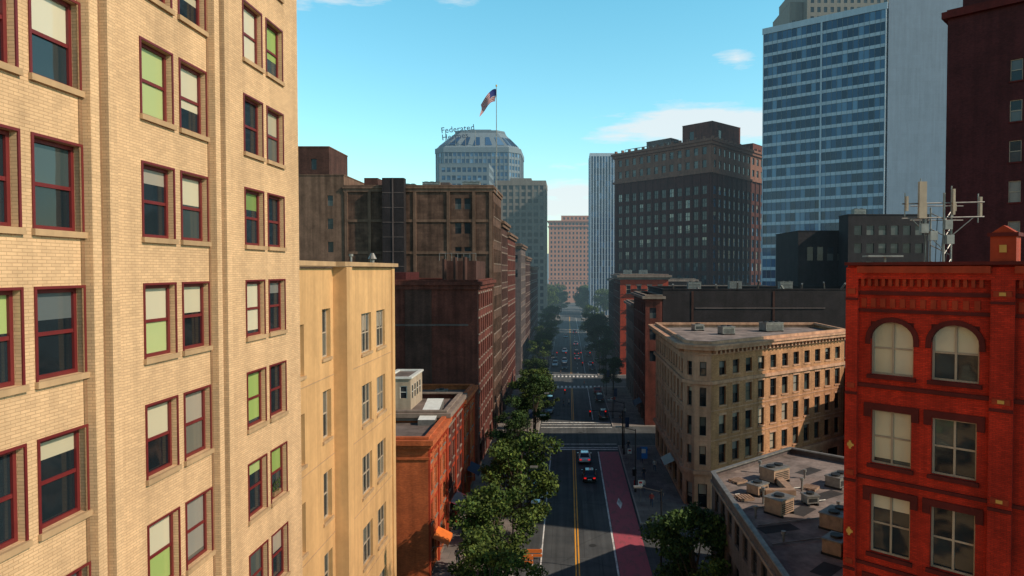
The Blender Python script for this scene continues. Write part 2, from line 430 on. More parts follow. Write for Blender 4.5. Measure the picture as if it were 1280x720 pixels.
# window-box plants on two sills
b = B('window_plant')
for (y, z) in ((24.1, H-11.64-2.25), (30.3, H-7.92-2.25)):
    rr = random.Random(int(y))
    bx(b, 'pot', 'tan_dark', -13.1, -12.98, y-.35, y+.35, z+.12, z+.3)
    for k in range(60):
        p = Vector((-13.02+rr.uniform(-.05, .05), y+rr.uniform(-.4, .4), z+.3+rr.uniform(0, .5))); a = Vector((rr.uniform(-.02, .02), rr.uniform(-.07, .07), rr.uniform(-.07, .07))); c = Vector((0, rr.uniform(-.05, .05), rr.uniform(.02, .07)))
        b.face('leaves', 'leafA', [p-a, p-c, p+a, p+c])
b.finish()

# ------------------------------------------------------------ 2 tan stepped building
b = B('tan_stucco_building')
fa = Fr((-13.3, 32.95), (-13.3, 38.6)); fb = Fr((-12.8, 38.6), (-12.8, 50.0))
wa = []; wb = []
for k in range(6):
    zt = H-2.75-4.5*k; wa.append((.45, 1.35, zt-2.6, zt)); wa.append((3.9, 5.2, zt-2.6+.5, zt+.6))
    wb.append((3.6, 5.7, zt-2.5, zt)); wb.append((6.9, 9.0, zt-2.5, zt))
facade(b, fa, 0, 29.05, wa, 'tan2', .3, 'cream', 'tan_trim', None, True, (), 0, 'glass', mull=1, fw=.09)
facade(b, fb, 0, 29.15, wb, 'tan2', .22, 'cream', 'tan_trim', None, True, ('blind_grey',), .5, 'glass', mull=2, fw=.08)
for f, w in ((fa, wa), (fb, wb)):
    for k in range(6): lbox(b, f, 'trim', 'tan_trim', 0.02, f.L-.02, H-5.95-4.5*k+.0, H-5.95-4.5*k+.05, 0, .025)
fc = Fr((-13.3, 38.6), (-12.8, 38.6)); q(b, fc, 'walls', 'tan2', 0, .5, 0, 29.15)
lbox(b, fb, 'trim', 'tan2', 0, 1.0, 0, 29.15, 0, .28); lbox(b, fb, 'trim', 'tan2', 10.7, 11.4, 0, 29.15, 0, .1)
fd = Fr((-12.8, 50), (-34, 50)); q(b, fd, 'walls', 'tan2', 0, fd.L, 0, 29.1)
ring(b, 'trim', 'tan_trim', [(-34, 32.95), (-13.3, 32.95), (-13.3, 38.55), (-12.8, 38.6), (-12.8, 50), (-34, 50)], 29.2, 29.45, .3, .5)
poly_roof(b, [(-34, 32.95), (-13.3, 32.95), (-13.3, 38.6), (-12.8, 38.6), (-12.8, 50), (-34, 50)], 28.8, 'roof_light')
b.finish()
b = B('rooftop_vent')
cyl(b, 'pipe', 'metal', (-13.6, 47.5, 29.0), (-13.6, 47.5, 29.75), .14); cyl(b, 'cap', 'metal', (-13.6, 47.5, 29.75), (-13.6, 47.5, 30.15), .3, .1); b.finish()
b = B('rooftop_vent'); cyl(b, 'pipe', 'metal', (-14.6, 46, 29), (-14.6, 46, 29.95), .07); cyl(b, 'cap', 'metal', (-14.6, 46, 29.9), (-14.6, 46, 30.05), .14); b.finish()

# ------------------------------------------------------------ 3 orange brick rowhouses
def street_edge(n, nf, fh, w, h, z0=4.6, m=.6, **k):
    return dict(wins=lambda L: gridw(L, z0, nf, fh, n, w, h, .9, m, m) + gridw(L, 0, 1, 4.4, max(1, n//2), w*2.0, 3.0, .5, m, m), **k)
cor = [(-.5, -.05, .55), (-.85, -.5, .35), (-1.9, -1.7, .12)]
for (y0, y1, h, wl) in ((62.5, 71.9, 13.4, 'orange'), (72, 82.9, 13.9, 'darkbrick'), (83, 93, 13.2, 'orange')):
    bb = building('orange_brick_rowhouse', rect(-31, -12.9, y0, y1), h, wl,
      {0: dict(wins=[(13.2, 14.3, 9, 11)], frame='redframe', sill='coping'),
       1: street_edge(4, 3, 2.95, 1.15, 1.9, 4.2, .3, frame='cream', sill='coping', lintel='redorn', blinds=('blind_grey',), pb=.4, depth=.25)},
      'roof', 'orange' if wl == 'orange' else 'coping', .6, cor, fin=False)
    fr = Fr((-12.9, y0), (-12.9, y1))
    for u in (.02, fr.L/2-.2, fr.L-.42): lbox(bb, fr, 'trim', 'redorn', u, u+.4, 0, h-.9, 0, .16)
    for k in range(int(fr.L/.6)): lbox(bb, fr, 'trim', 'redorn', .2+k*.6, .4+k*.6, h-1.25, h-.86, 0, .3)
    for k in range(2): bx(bb, 'chimneys', 'orange', -30.6+k*8, -29.8+k*8, y1-1.6, y1-.8, h-.6, h+1.4)
    bb.finish()
b = B('rooftop_penthouse')
fr = Fr((-20.5, 76), (-17.6, 76)); facade(b, fr, 13.2, 16.8, [(.4, 1.2, 14.6, 16), (1.7, 2.5, 14.6, 16)], 'cream', frame='white', depth=.12)
fr = Fr((-17.6, 76), (-17.6, 82)); facade(b, fr, 13.2, 16.8, [(.6+i*1.3, 1.5+i*1.3, 14.4, 16) for i in range(4)], 'cream', frame='white', depth=.12)
ring(b, 'trim', 'white', rect(-20.5, -17.6, 76, 82), 16.8, 17.0, .15, .3); poly_roof(b, rect(-20.5, -17.6, 76, 82), 16.81, 'roof'); b.finish()
b = B('rooftop_skylight')
b.face('glass', 'white', [(-15.6, 70.5, 13.4), (-13.8, 70.5, 13.4), (-13.8, 75.5, 14.7), (-15.6, 75.5, 14.7)])
for x in (-15.6, -13.8): b.face('side', 'metal', [(x, 70.5, 12.8), (x, 75.5, 12.8), (x, 75.5, 14.69), (x, 70.5, 13.39)])
b.face('side', 'metal', [(-15.6, 70.5, 12.8), (-13.8, 70.5, 12.8), (-13.8, 70.5, 13.39), (-15.6, 70.5, 13.39)])
b.face('side', 'metal', [(-15.6, 75.5, 12.8), (-13.8, 75.5, 12.8), (-13.8, 75.5, 14.69), (-15.6, 75.5, 14.69)]); b.finish()
for (x, y, s) in ((-18, 66, 1.2), (-22, 69, 1.5), (-16, 86, 1.4), (-20, 88, 1.8)): ac_unit('rooftop_air_conditioner', x, y, 12.75, s, 1, 1.0, 0, 'metal')

# ------------------------------------------------------------ 4 dark brick building + penthouse
bb = building('dark_brick_warehouse', rect(-44, -12.9, 97, 116.5), 27.4, 'darkbrick',
   {0: dict(wins=[]), 1: street_edge(7, 6, 3.6, 1.3, 2.2, 4.4, .6, frame='darkmetal', sill='coping', lintel='coping', blinds=('blind_grey',), pb=.3)},
   'roof_dark', 'darkbrick', 1.0, [(-.6, -.1, .6), (-1.2, -.6, .3)], fin=False)
fr = Fr((-44, 97), (-12.9, 97))
lbox(bb, fr, 'walls', 'brown3', 20.8, 24.6, 0, 26.2, 0, .12)
for u in (7, 14.5): lbox(bb, fr, 'walls', 'maroon', u, u+.4, 0, 26.2, 0, .1)
lbox(bb, fr, 'trim', 'greybrick', 12, 29.8, 21.0, 21.25, 0, .15)
bx(bb, 'penthouse', 'brown3', -18.5, -13.6, 101, 112, 26.4, 30.3)
bx(bb, 'penthouse', 'maroon', -30, -24, 101, 110, 26.4, 28.6)
for x in (-18, -16.4, -15): cyl(bb, 'chimney', 'brown3', (x, 99.5, 26.4), (x, 99.5, 30+R.random()), .3)
for k in range(7): cyl(bb, 'railing', 'metal', (-19+k*.9, 101, 30.3), (-19+k*.9, 101, 31.4), .04, n=5)
cyl(bb, 'railing', 'metal', (-19, 101, 31.4), (-13.6, 101, 31.4), .04, n=5)
bb.finish()
# ------------------------------------------------------------ 5 brown tall building
bb = building('brown_concrete_highrise', rect(-38.5, -12.9, 118, 132), 43.4, 'brown',
   {0: dict(wins=[(19+1.6*i, 20.1+1.6*i, z, z+1.9) for i in (0, 1) for z in (31.0, 35.2, 39.4)], glass='glass_dull'),
    1: street_edge(6, 9, 4.1, 1.5, 2.5, 4.6, .5, frame='darkmetal', sill='coping', glass='glass_dull')},
   'roof_dark', 'brown2', 1.0, [(-.45, -.1, .35), (-1.0, -.45, .2)], fin=False)
fr = Fr((-38.5, 118), (-12.9, 118))
for u in (0, 4.0, 11.8, 17.6, 22.0, 24.9): lbox(bb, fr, 'frame', 'brown2', u+.02, u+.55, 0, 42.4, 0, .19)
for z in (26, 31.7, 37.2): lbox(bb, fr, 'frame', 'brown2', 0.6, 25.2, z, z+.45, .003, .14)
lbox(bb, fr, 'shaft', 'black', 6.9, 10.6, 20, 44.6, 0, 1.6)
for k in range(9): lbox(bb, fr, 'shaft', 'greybrick', 6.95, 10.55, 22+k*2.5, 22.12+k*2.5, 1.6, 1.66)
lbox(bb, fr, 'shaft', 'greybrick', 8.6, 8.8, 20, 44.6, 1.6, 1.7)
bx(bb, 'bulkhead', 'brown3', -36, -33.6, 121, 125, 42.4, 45.2); bx(bb, 'bulkhead', 'greybrick', -22.5, -20.9, 121, 124, 42.4, 44.4)
bb.finish()
building('brown_stair_tower', rect(-46.5, -38.6, 118, 134), 45.2, 'brown2', {0: dict(wins=[(5, 6, z, z+1.8) for z in (32, 36, 40)], glass='glass_dull')}, 'roof_dark', 'brown2')
building('brown_elevator_penthouse', rect(-48, -41.8, 120, 130), 50.4, 'brown3', {0: dict(wins=[(3, 4, 46.5, 48.4)])}, 'roof_dark', 'brown2', z0=30)
for x, y, z in ((-24, 121, 42.4), (-29, 124, 42.4), (-17, 121, 42.4)): ac_unit('rooftop_air_conditioner', x, y, z, 3, 2, 1.9, 0, 'metal')
b = B('flagpole')
cyl(b, 'pole', 'metal', (-12.9+.3, 121, 42.3), (-12.9+.3, 121, 61.2), .11, .05, 8); cyl(b, 'finial', 'ochre', (-12.6, 121, 61.2), (-12.6, 121, 61.5), .14)
b.finish()
b = B('american_flag')
M['fl_r'] = mat_plain('flag_red', (.40, .02, .03), .8); M['fl_w'] = mat_plain('flag_white', (.45, .42, .42), .8); M['fl_b'] = mat_plain('flag_blue', (.02, .03, .16), .8)
NU, NV = 14, 13
def fp(i, j):
    u = i/NU; v = j/NV
    return (-12.7-u*2.7+.15*math.sin(v*5), 121+.35*math.sin(u*8+v*2)*u, 60.8-v*2.2-u*u*2.2-u*.6+.12*math.sin(u*7))
for i in range(NU):
    for j in range(NV):
        mt = 'fl_b' if (i < 6 and j < 7) else ('fl_r' if j % 2 == 0 else 'fl_w')
        b.face('flag', mt, [fp(i, j), fp(i+1, j), fp(i+1, j+1), fp(i, j+1)])
b.finish()

# ------------------------------------------------------------ 6 left street row
for (nm, y0, y1, h, wl, nf, x0) in (('brown_brick_loft_building', 132.2, 146, 38.5, 'brown3', 9, -34), ('dark_brick_loft_building', 146.1, 167, 37, 'darkbrick', 9, -34),
     ('greystone_loft_building', 187, 207, 36, 'greybrick', 8, -30), ('dark_brick_loft_building', 207.1, 235, 33, 'brown3', 8, -30), ('brick_loft_building', 235.1, 290, 30, 'darkbrick', 7, -30)):
    building(nm, rect(x0, -12.9, y0, y1), h, wl,
      {0: dict(wins=[(3+4*i, 4.2+4*i, z, z+2) for i in range(4) for z in (h-5, h-9)]),
       1: street_edge(max(4, int((y1-y0)/2.6)), nf, (h-7)/nf, 1.4, 2.2, 4.6, .4, frame='darkmetal', sill='coping', lintel='coping')},
      'roof_dark', 'brown2', .8, [(-.6, -.1, .7), (-1.2, -.6, .4)])
b = B('rooftop_water_tank')
for dx in (-1, 1):
    for dy in (-1, 1): cyl(b, 'legs', 'darkmetal', (-17+dx, 140+dy, 37.6), (-17+dx, 140+dy, 39.8), .1)
cyl(b, 'tank', 'brown3', (-17, 140, 39.8), (-17, 140, 42.3), 1.6, n=18); cyl(b, 'lid', 'darkmetal', (-17, 140, 42.3), (-17, 140, 43.1), 1.7, .1, 18); b.finish()

# ------------------------------------------------------------ curtain wall helper
def curtain(b, fr, z0, z1, fh, sp, ms, glass, spm, mw=.2, proud=.15, mproud=.25, mm=None):
    nz = int(round((z1-z0)/fh)); nu = int(round(fr.L/ms)); du = fr.L/nu; fh = (z1-z0)/nz
    for k in range(nz):
        for i in range(nu): q(b, fr, 'windows', glass, i*du, (i+1)*du, z0+k*fh+sp, z0+(k+1)*fh, 0)
        lbox(b, fr, 'spandrels', spm, 0, fr.L, z0+k*fh, z0+k*fh+sp, -.1, proud)
    if mw:
        for i in range(nu+1):
            u = min(max(i*du, mw/2), fr.L-mw/2); lbox(b, fr, 'mullions', mm or spm, u-mw/2, u+mw/2, z0, z1, -.05, mproud)

# 7 grid tower and far tower
b = B('beige_grid_tower'); P = rect(-37, -11.6, 350, 375)
for i in range(4): curtain(b, Fr(P[i], P[(i+1) % 4]), 0, 72, 3.4, 1.3, 3.0, 'glass_dull', 'beige_far', 1.0, .1, .3)
ring(b, 'trim', 'beige_far', P, 72, 74.5, .4, .6); poly_roof(b, P, 72.5, 'roof'); bx(b, 'penthouse', 'beige_far', -30, -19, 356, 368, 72.4, 76.5); b.finish()
b = B('granite_corporate_tower')
P = [(-75, 415), (-36, 415), (-29.5, 421.5), (-29.5, 452), (-81, 452), (-81, 421)]
for i in range(6): curtain(b, Fr(P[i], P[(i+1) % 6]), 0, 100, 4.0, 1.5, 2.6, 'glass_far', 'bluegrey', .5, .15, .3)
ring(b, 'trim', 'bluegrey', P, 100, 103, .6, .6)
T = [(-66, 424), (-44, 424), (-40, 428), (-40, 445), (-70, 445), (-70, 428)]
for i in range(6):
    j = (i+1) % 6; nn = 5
    def lp(a, t):
        A = Vector((*P[i], 103)).lerp(Vector((*P[j], 103)), a); C = Vector((*T[i], 114)).lerp(Vector((*T[j], 114)), a); return A.lerp(C, t)
    off = Vector((0, 0, -.4))
    b.face('roof_frame', 'bluegrey', [lp(0, 0), lp(1, 0), lp(1, 1), lp(0, 1)])
    for k in range(nn):
        b.face('roof_panels', 'glass_far', [lp((k+.22)/nn, .1)-off, lp((k+.78)/nn, .1)-off, lp((k+.7)/nn, .62)-off, lp((k+.3)/nn, .62)-off])
poly_roof(b, T, 114, 'bluegrey'); ring(b, 'roof_frame', 'bluegrey', T, 113.9, 115, .4, .6)
bx(b, 'plant', 'bluegrey', -62, -48, 428, 440, 114.05, 116.3); b.finish()
cu = bpy.data.curves.new('sign_text', 'FONT'); cu.body = 'Federated\nHermes'; cu.size = 5.0; cu.extrude = .15; cu.space_line = .85; cu.resolution_u = 2
to = bpy.data.objects.new('tower_sign_tmp', cu); COL.objects.link(to); bpy.context.view_layer.update()
me = bpy.data.meshes.new_from_object(to.evaluated_get(bpy.context.evaluated_depsgraph_get())); bpy.data.objects.remove(to)
M['signblue'] = mat_plain('sign_navy', (.004, .015, .05), .7); me.materials.clear(); me.materials.append(M['signblue'])
o = bpy.data.objects.new('rooftop_company_sign', me); COL.objects.link(o); o.location = (-76.5, 414.2, 111.2); o.rotation_euler = (math.radians(90), math.radians(-6), 0)
b = B('sign_support_frame')
for x in (-74, -68, -62, -56): cyl(b, 'post', 'metal', (x, 416, 101), (x, 414.8, 113), .18, n=6)
b.finish()
building('grey_office_block', rect(-62, -38, 330, 350), 80, 'bluegrey', {0: dict(wins=lambda L: gridw(L, 40, 10, 3.9, 9, 1.8, 2.2), glass='glass_far'), 1: dict(wins=lambda L: gridw(L, 40, 10, 3.9, 7, 1.8, 2.2), glass='glass_far')}, 'roof', 'bluegrey')

# 8 salmon terminal building
P = rect(-17, 20, 600, 625)
building('salmon_brick_hotel', P, 72, 'salmon', {i: dict(wins=lambda L: gridw(L, 3, 17, 4.0, int(L/3.1), 1.5, 2.2), glass='glass_dull') for i in (0, 1, 3)}, 'roof', 'salmon', 1, [(-.8, -.1, 1.2), (-5.2, -4.8, .8), (-52, -51, .6)])
building('salmon_brick_wing', rect(-6, 20, 604, 622), 76.5, 'salmon', {0: dict(wins=lambda L: gridw(L, 72.3, 1, 4, 7, 1.5, 2))}, 'roof', 'salmon', z0=71.4)
# 9 white striped tower
b = B('white_striped_tower'); P = rect(14.1, 36, 430, 455)
for i in range(4):
    fr = Fr(P[i], P[(i+1) % 4]); curtain(b, fr, 0, 100, 3.8, .5, 1.9, 'glass_far', 'bluegrey', .5, .05, .5, 'white_band')
ring(b, 'trim', 'white_band', P, 100, 102, .5, .6); poly_roof(b, P, 100.5, 'roof'); b.finish()

# 10 dark brick rotated tower
P = [(17.9, 262.6), (48, 230), (78, 266), (46, 300)]
b = B('dark_brick_office_tower')
for i in range(4):
    fr = Fr(P[i], P[(i+1) % 4]); n = 12
    w = gridw(fr.L, 6, 12, 4.35, n, 2.1, 2.9, .8, 1, 1)
    facade(b, fr, 0, 62, w, 'tower_brick', .35, 'darkmetal', None, None, False, ('blind_grey',), .12, 'glass_far' if i == 1 else 'glass_dull', mull=1, fw=.15)
    facade(b, fr, 62, 72.2, gridw(fr.L, 62.8, 2, 4.4, n, 1.8, 2.5, .8, 1, 1), 'tower_lime', .3, glass='glass_dull')
    p_ = (fr.L-2)/n
    if i in (0, 1):
        for k in range(n+1): lbox(b, fr, 'piers', 'tower_brick', max(.02, 1+k*p_-.3), min(fr.L-.02, 1+k*p_+.3), 3, 61.8, 0, .3)
ring(b, 'trim', 'tower_lime', P, 61.6, 62.3, .7, 0); ring(b, 'trim', 'tower_lime', P, 72.2, 73.0, 1.2, .6); ring(b, 'trim', 'tower_lime', P, 71.2, 72.2, .7, 0)
for i in (0, 1):
    fr = Fr(P[i], P[(i+1) % 4])
    for k in range(int(fr.L/3.4)): lbox(b, fr, 'finials', 'tower_lime', .5+k*3.4, 1.1+k*3.4, 73.0, 74.0, -.4, .6)
poly_roof(b, P, 72, 'roof_dark'); b.finish()
building('red_brick_rooftop_penthouse', [(42, 252), (51, 243), (64, 255), (55, 264)], 81.5, 'darkbrick', {0: dict(wins=[(3, 5, 76, 79)]), 1: dict(wins=[(4, 6, 76, 79)])}, 'roof', 'darkbrick', z0=71.9)
building('grey_rooftop_penthouse', [(30, 262), (38, 253.5), (41.5, 257.5), (34, 266)], 77.5, 'greybrick', {}, 'roof', 'greybrick', z0=71.9)
building('brick_rooftop_penthouse', [(62.5, 262), (69, 256), (75, 263), (68, 269)], 76.0, 'darkbrick', {}, 'roof', 'darkbrick', z0=71.9)
b = B('rooftop_railing')
for k in range(12): cyl(b, 'post', 'metal', (22+k*1.6, 262-k*1.7+2, 72), (22+k*1.6, 262-k*1.7+2, 75), .12, n=5)
cyl(b, 'rail', 'metal', (22, 264, 75), (39.6, 245.3, 75), .12, n=5); b.finish()

# 11 glass tower + grey slab + beige tower behind
P = [(63, 222), (92.4, 200), (112, 226), (84, 248)]
b = B('blue_glass_office_tower')
for i in range(4): curtain(b, Fr(P[i], P[(i+1) % 4]), 0, 104.6, 3.62, 1.0, 1.55, 'glass_far', 'white_band', .09, .14, .17, 'bluegrey')
fr = Fr(P[0], P[1])
for k in (0, 2, 4): lbox(b, fr, 'mullions', 'white_band', max(.0, k*fr.L/4-.25), min(fr.L, k*fr.L/4+.25), 0, 104.6, .16, .45)
ring(b, 'trim', 'white_band', P, 104.6, 106.5, .3, .6); poly_roof(b, P, 105, 'roof'); b.finish()
building('grey_windowless_tower', [(92.9, 199.8), (116, 199), (130, 225), (112.6, 226)], 150, 'greywall', {}, 'roof', 'greywall')
building('limestone_art_deco_tower', [(104, 300), (146, 300), (146, 340), (104, 340)], 158, 'beige_far', {0: dict(wins=lambda L: gridw(L, 100, 14, 4, 14, 1.5, 2.3), glass='glass_dull')}, 'roof', 'beige_far')
building('limestone_art_deco_tower', [(98, 305), (103.8, 305), (103.8, 330), (98, 330)], 147, 'beige_far', {0: dict(wins=lambda L: gridw(L, 100, 10, 4, 2, 1.4, 2.3), glass='glass_dull')}, 'roof', 'beige_far')

# 12 maroon tower right
d = Vector((.73, -.684)); e = Vector((.684, .73)); A = Vector((41.3, 75))
P = [tuple(A), tuple(A+d*26), tuple(A+d*26+e*8), tuple(A+e*8)]
wn = lambda L: [(1.2+i*2.35, 2.3+i*2.35, z, z+2.2) for i in (2, 4, 6, 8) for z in [H-30+4.15*k+16.2 for k in range(0, 9)]]
building('maroon_brick_tower', P, 57, 'maroon', {0: dict(wins=wn, frame='cream', sill='redtrim', blinds=('blind_grey',), pb=.5), 3: dict(wins=[])}, 'roof_dark', 'redtrim', 1, [(-.8, -.1, .5)])
A2 = A+d*1.3+e*.6
P = [tuple(A2), tuple(A2+d*20), tuple(A2+d*20+e*6.8), tuple(A2+e*6.8)]
building('maroon_brick_tower_crown', P, 78, 'maroon', {0: dict(wins=lambda L: gridw(L, 58, 4, 4.1, 6, 1.2, 2.2), frame='cream')}, 'roof_dark', 'redtrim', 1, z0=56)

# 13 flatiron
P = [(14.3, 83.6), (15.3, 82.1), (17.2, 81.6), (40.3, 99.3), (40.3, 111), (14.3, 111)]
b = B('flatiron_corner_building'); h = 20.0
sty = dict(frame='darkmetal', glass='glass', blinds=('blind_grey',), pb=.3, depth=.3, fw=.1)
for i in range(6):
    fr = Fr(P[i], P[(i+1) % 6])
    if i == 2: w = gridw(fr.L, 4.7, 3, 3.55, 11, 1.25, 2.3, .7, .8, .5); w2 = gridw(fr.L, 15.6, 1, 3, 11, 1.25, 1.7, .6, .8, .5); w3 = gridw(fr.L, 0, 1, 4, 7, 2.8, 2.9, .5, .6, .6)
    elif i == 5: w = gridw(fr.L, 4.7, 3, 3.55, 9, 1.5, 2.4, .7, 1.2, .5); w2 = gridw(fr.L, 15.6, 1, 3, 12, 1.2, 1.7, .6, .6, .5); w3 = gridw(fr.L, 0, 1, 4, 6, 3.2, 2.9, .5, .6, .6)
    elif i == 0 or i == 1: w = gridw(fr.L, 4.7, 3, 3.55, 1, .8, 2.3, .7, .3, .3); w2 = gridw(fr.L, 15.6, 1, 3, 1, .8, 1.7, .6, .3, .3); w3 = gridw(fr.L, 0, 1, 4, 1, 1.1, 2.9, .2, .3, .3)
    else: w = w2 = w3 = []
    facade(b, fr, 0, 4.4, w3, 'flat_stone', **sty)
    facade(b, fr, 4.4, 15.4, w, 'flat' if i in (2, 3) else 'flat_stone', sill='flat_stone', lintel='flat_stone', **sty)
    facade(b, fr, 15.4, h, w2, 'flat' if i in (2, 3) else 'flat_stone', sill='flat_stone', **sty)
    if i in (2, 5):
        for k in range(int(fr.L/.8)): lbox(b, fr, 'trim', 'flat_stone', .2+k*.8, .5+k*.8, h-1.1, h-.62, 0, .55)
for (a, c, o) in ((4.3, 4.75, .35), (15.2, 15.6, .3), (h-.6, h-.2, .95), (h-.2, h+.05, 1.15), (h-1.25, h-1.1, .2), (8.3, 8.42, .07), (11.9, 12.02, .07)): ring(b, 'trim', 'flat_stone', P, a, c, o, 0)
ring(b, 'trim', 'flat_stone', P, h+.05, h+.4, .1, .3)
poly_roof(b, P, h-.4, 'roof_light'); b.finish()
for (x, y, sx, sy, sz) in ((23, 99, 2, 1.5, 1.1), (31, 104, 3, 2.0, 1.3), (20, 105, 1.6, 1.2, .9)): ac_unit('rooftop_air_conditioner', x, y, h-.4, sx, sy, sz, .3, 'metal')
building('brick_annex_building', [(40.6, 99.5), (44, 96), (60, 108), (58, 111), (40.6, 111)], 14.5, 'darkbrick', {1: dict(wins=lambda L: gridw(L, 4, 2, 4, 6, 1.3, 2))}, 'roof', 'coping')
building('brick_annex_building', [(41, 91.5), (48, 84.5), (60, 95), (52, 101)], 15.5, 'maroon', {0: dict(wins=lambda L: gridw(L, 4, 3, 3.6, 3, 1.2, 2)), 3: dict(wins=[])}, 'roof', 'coping')

# 14 right background row
bb = building('black_painted_warehouse', rect(17.5, 62, 126, 148), 25.3, 'black', {0: dict(wins=[])}, 'roof_dark', 'black', .6, fin=False)
fr = Fr((17.5, 126), (62, 126))
for k in (1, 4, 7): lbox(bb, fr, 'walls', 'brown3', .3+k*5, .7+k*5, 0, 25, 0, .1)
lbox(bb, fr, 'walls', 'greybrick', 6, 30, 21.8, 22.0, 0, .12)
for k in range(9): cyl(bb, 'vents', 'metal', (20+k*4.1+R.random()*2, 128+R.random()*8, 24.6), (20+k*4.1, 130, 26+R.random()), .12+.1*R.random(), n=7)
bb.finish()
building('brick_storefront_building', rect(14.3, 17.4, 126, 148), 24.2, 'darkbrick', {3: street_edge(8, 5, 3.8, 1.2, 2.1, 4.6, frame='darkmetal', sill='coping'), 0: dict(wins=[(.8, 2, z, z+2) for z in (12, 16, 20)])}, 'roof_dark', 'coping', .6, [(-.6, -.1, .6)])
building('tarred_roof_extension', rect(26, 62, 150, 165), 21.5, 'brown3', {}, 'roof_dark', 'greybrick')
building('grey_brick_building', rect(14.3, 25.8, 148.5, 167.5), 21.5, 'greybrick', {3: street_edge(8, 4, 4, 1.2, 2.1, 4.4, frame='darkmetal', sill='coping'), 0: dict(wins=[])}, 'roof', 'coping', .6, [(-.6, -.1, .6)])
bb = building('red_brick_loft_building', rect(14.3, 27.5, 187, 214), 27.6, 'darkbrick', {3: street_edge(10, 5, 4.3, 1.2, 2.2, 4.8, frame='darkmetal', sill='coping', lintel='coping'), 0: dict(wins=lambda L: gridw(L, 4, 5, 4.4, 4, 1.2, 2.2), wall='redorn', frame='cream', sill='coping', lintel='coping')}, 'roof_dark', 'coping', .8, [(-.7, -.1, .9), (-1.3, -.7, .4)], fin=False)
fr = Fr((14.3, 187), (27.5, 187))
for k in range(5): lbox(bb, fr, 'fire_escape', 'darkmetal', 3.2, 7.4, 6+k*4.4, 6.12+k*4.4, 0, 1.0); lbox(bb, fr, 'fire_escape', 'darkmetal', 3.2, 7.4, 6.9+k*4.4, 6.97+k*4.4, .95, 1.0)
bb.finish()
building('brown_brick_loft_building', rect(14.3, 40, 214.2, 240), 26, 'brown3', {3: street_edge(10, 5, 4, 1.3, 2.2, 4.8, sill='coping')}, 'roof_dark', 'coping', .8, [(-.7, -.1, .9)])
building('brick_loft_building', rect(27.8, 60, 187, 212), 24, 'darkbrick', {0: dict(wins=lambda L: gridw(L, 4, 4, 4.4, 9, 1.2, 2.2))}, 'roof_dark', 'coping')
building('dark_rooftop_plantroom', rect(50.5, 66, 150, 166), 37.4, 'black', {0: dict(wins=[(2+2.2*i, 3.4+2.2*i, 31, 34) for i in range(6)])}, 'roof_dark', 'black', z0=20)
building('black_office_block', rect(59, 76, 144, 149), 40.5, 'black', {0: dict(wins=lambda L: gridw(L, 24, 4, 3.8, 6, 1.6, 2))}, 'roof_dark', 'black', z0=0)
for (x, y, z) in ((24, 130, 24.8), (33, 135, 24.8), (42, 132, 24.8), (17, 195, 27), (22, 200, 27), (62, 146, 40)): ac_unit('rooftop_air_conditioner', x, y, z, 2.4, 1.6, 1.8, 0, 'metal')

# 15 low roof building
P = [(12.3, 33.6), (13.0, 33.4), (33.2, 56.2), (21.8, 66.5), (12.4, 58.4)]
b = B('low_commercial_building')
for i in range(5):
    fr = Fr(P[i], P[(i+1) % 5])
    w = gridw(fr.L, 4.5, 2, 3.2, int(fr.L/2.4), 1.4, 1.8)+gridw(fr.L, 0, 1, 4, int(fr.L/4), 3, 2.8, .5) if i in (3, 4) else []
    facade(b, fr, 0, 11.5, w, 'greybrick', frame='darkmetal', depth=.2)
ring(b, 'trim', 'metal', P, 11.5, 11.62, .1, .28); ring(b, 'trim', 'coping', P, 10.7, 10.9, .15, 0)
poly_roof(b, P, 11.0, 'roof_light'); b.finish()
for (x, y, sx, sy, sz, r, mt) in ((17.6, 57.7, 2.0, 1.5, 1.2, .6, 'duct'), (15.2, 54.3, 1.4, 1.1, .85, .7, 'duct'), (15.6, 50, 1.7, 1.4, 1.2, .7, 'duct'), (18.8, 47.2, 2.2, 1.6, 1.1, .8, 'duct'), (17.0, 42.8, 1.5, 1.2, 1.0, .8, 'duct'), (22.5, 56.3, 2.0, 1.3, .9, .7, 'metal'), (18.6, 52, 1.0, .9, .7, .2, 'metal')):
    ac_unit('rooftop_air_conditioner', x, y, 11.0, sx, sy, sz, r, mt)
b = B('rooftop_duct')
bx(b, 'duct', 'duct', 15.6, 18.0, 53.4, 54.0, 11.15, 11.6); bx(b, 'duct', 'duct', 17.4, 18.0, 54.003, 57.0, 11.15, 11.6)
for p in ((15, 52, 12.4), (19, 55, 12.2), (20, 50, 12.0), (13.6, 49, 12), (17, 60, 12.2), (14.2, 44.5, 11.9), (20.4, 58.4, 11.9)): cyl(b, 'pipe', 'metal', (p[0], p[1], 11), (p[0], p[1], p[2]-.3), .08); cyl(b, 'cap', 'metal', (p[0], p[1], p[2]-.3), (p[0], p[1], p[2]-.1), .16)
for k in range(4): cyl(b, 'conduit', 'metal', (13.3, 44+k*3.3, 11.12), (20, 46+k*3.3, 11.12), .05, n=6)
b.finish()
b = B('timber_pallet')
for (x, y, r_) in ((13.9, 52.6, .2), (20.3, 55.2, .9), (14.6, 56.9, .5)):
    for k in range(5):
        c_, s_ = math.cos(r_), math.sin(r_); u = -.5+k*.25
        fr = Fr((x+u*c_, y+u*s_), (x+(u+.16)*c_, y+(u+.16)*s_)); lbox(b, fr, 'slats', 'duct', 0, .16, 11.05+.12, 11.05+.16, -1.1, 0, True)
    for k in (0, .5, 1.0): fr = Fr((x-.5*c_-k*s_, y-.5*s_+k*c_), (x+.66*c_-k*s_, y+.66*s_+k*c_)); lbox(b, fr, 'bearers', 'duct', 0, 1.16, 11.02, 11.167, -.1, 0, True)
b.finish()
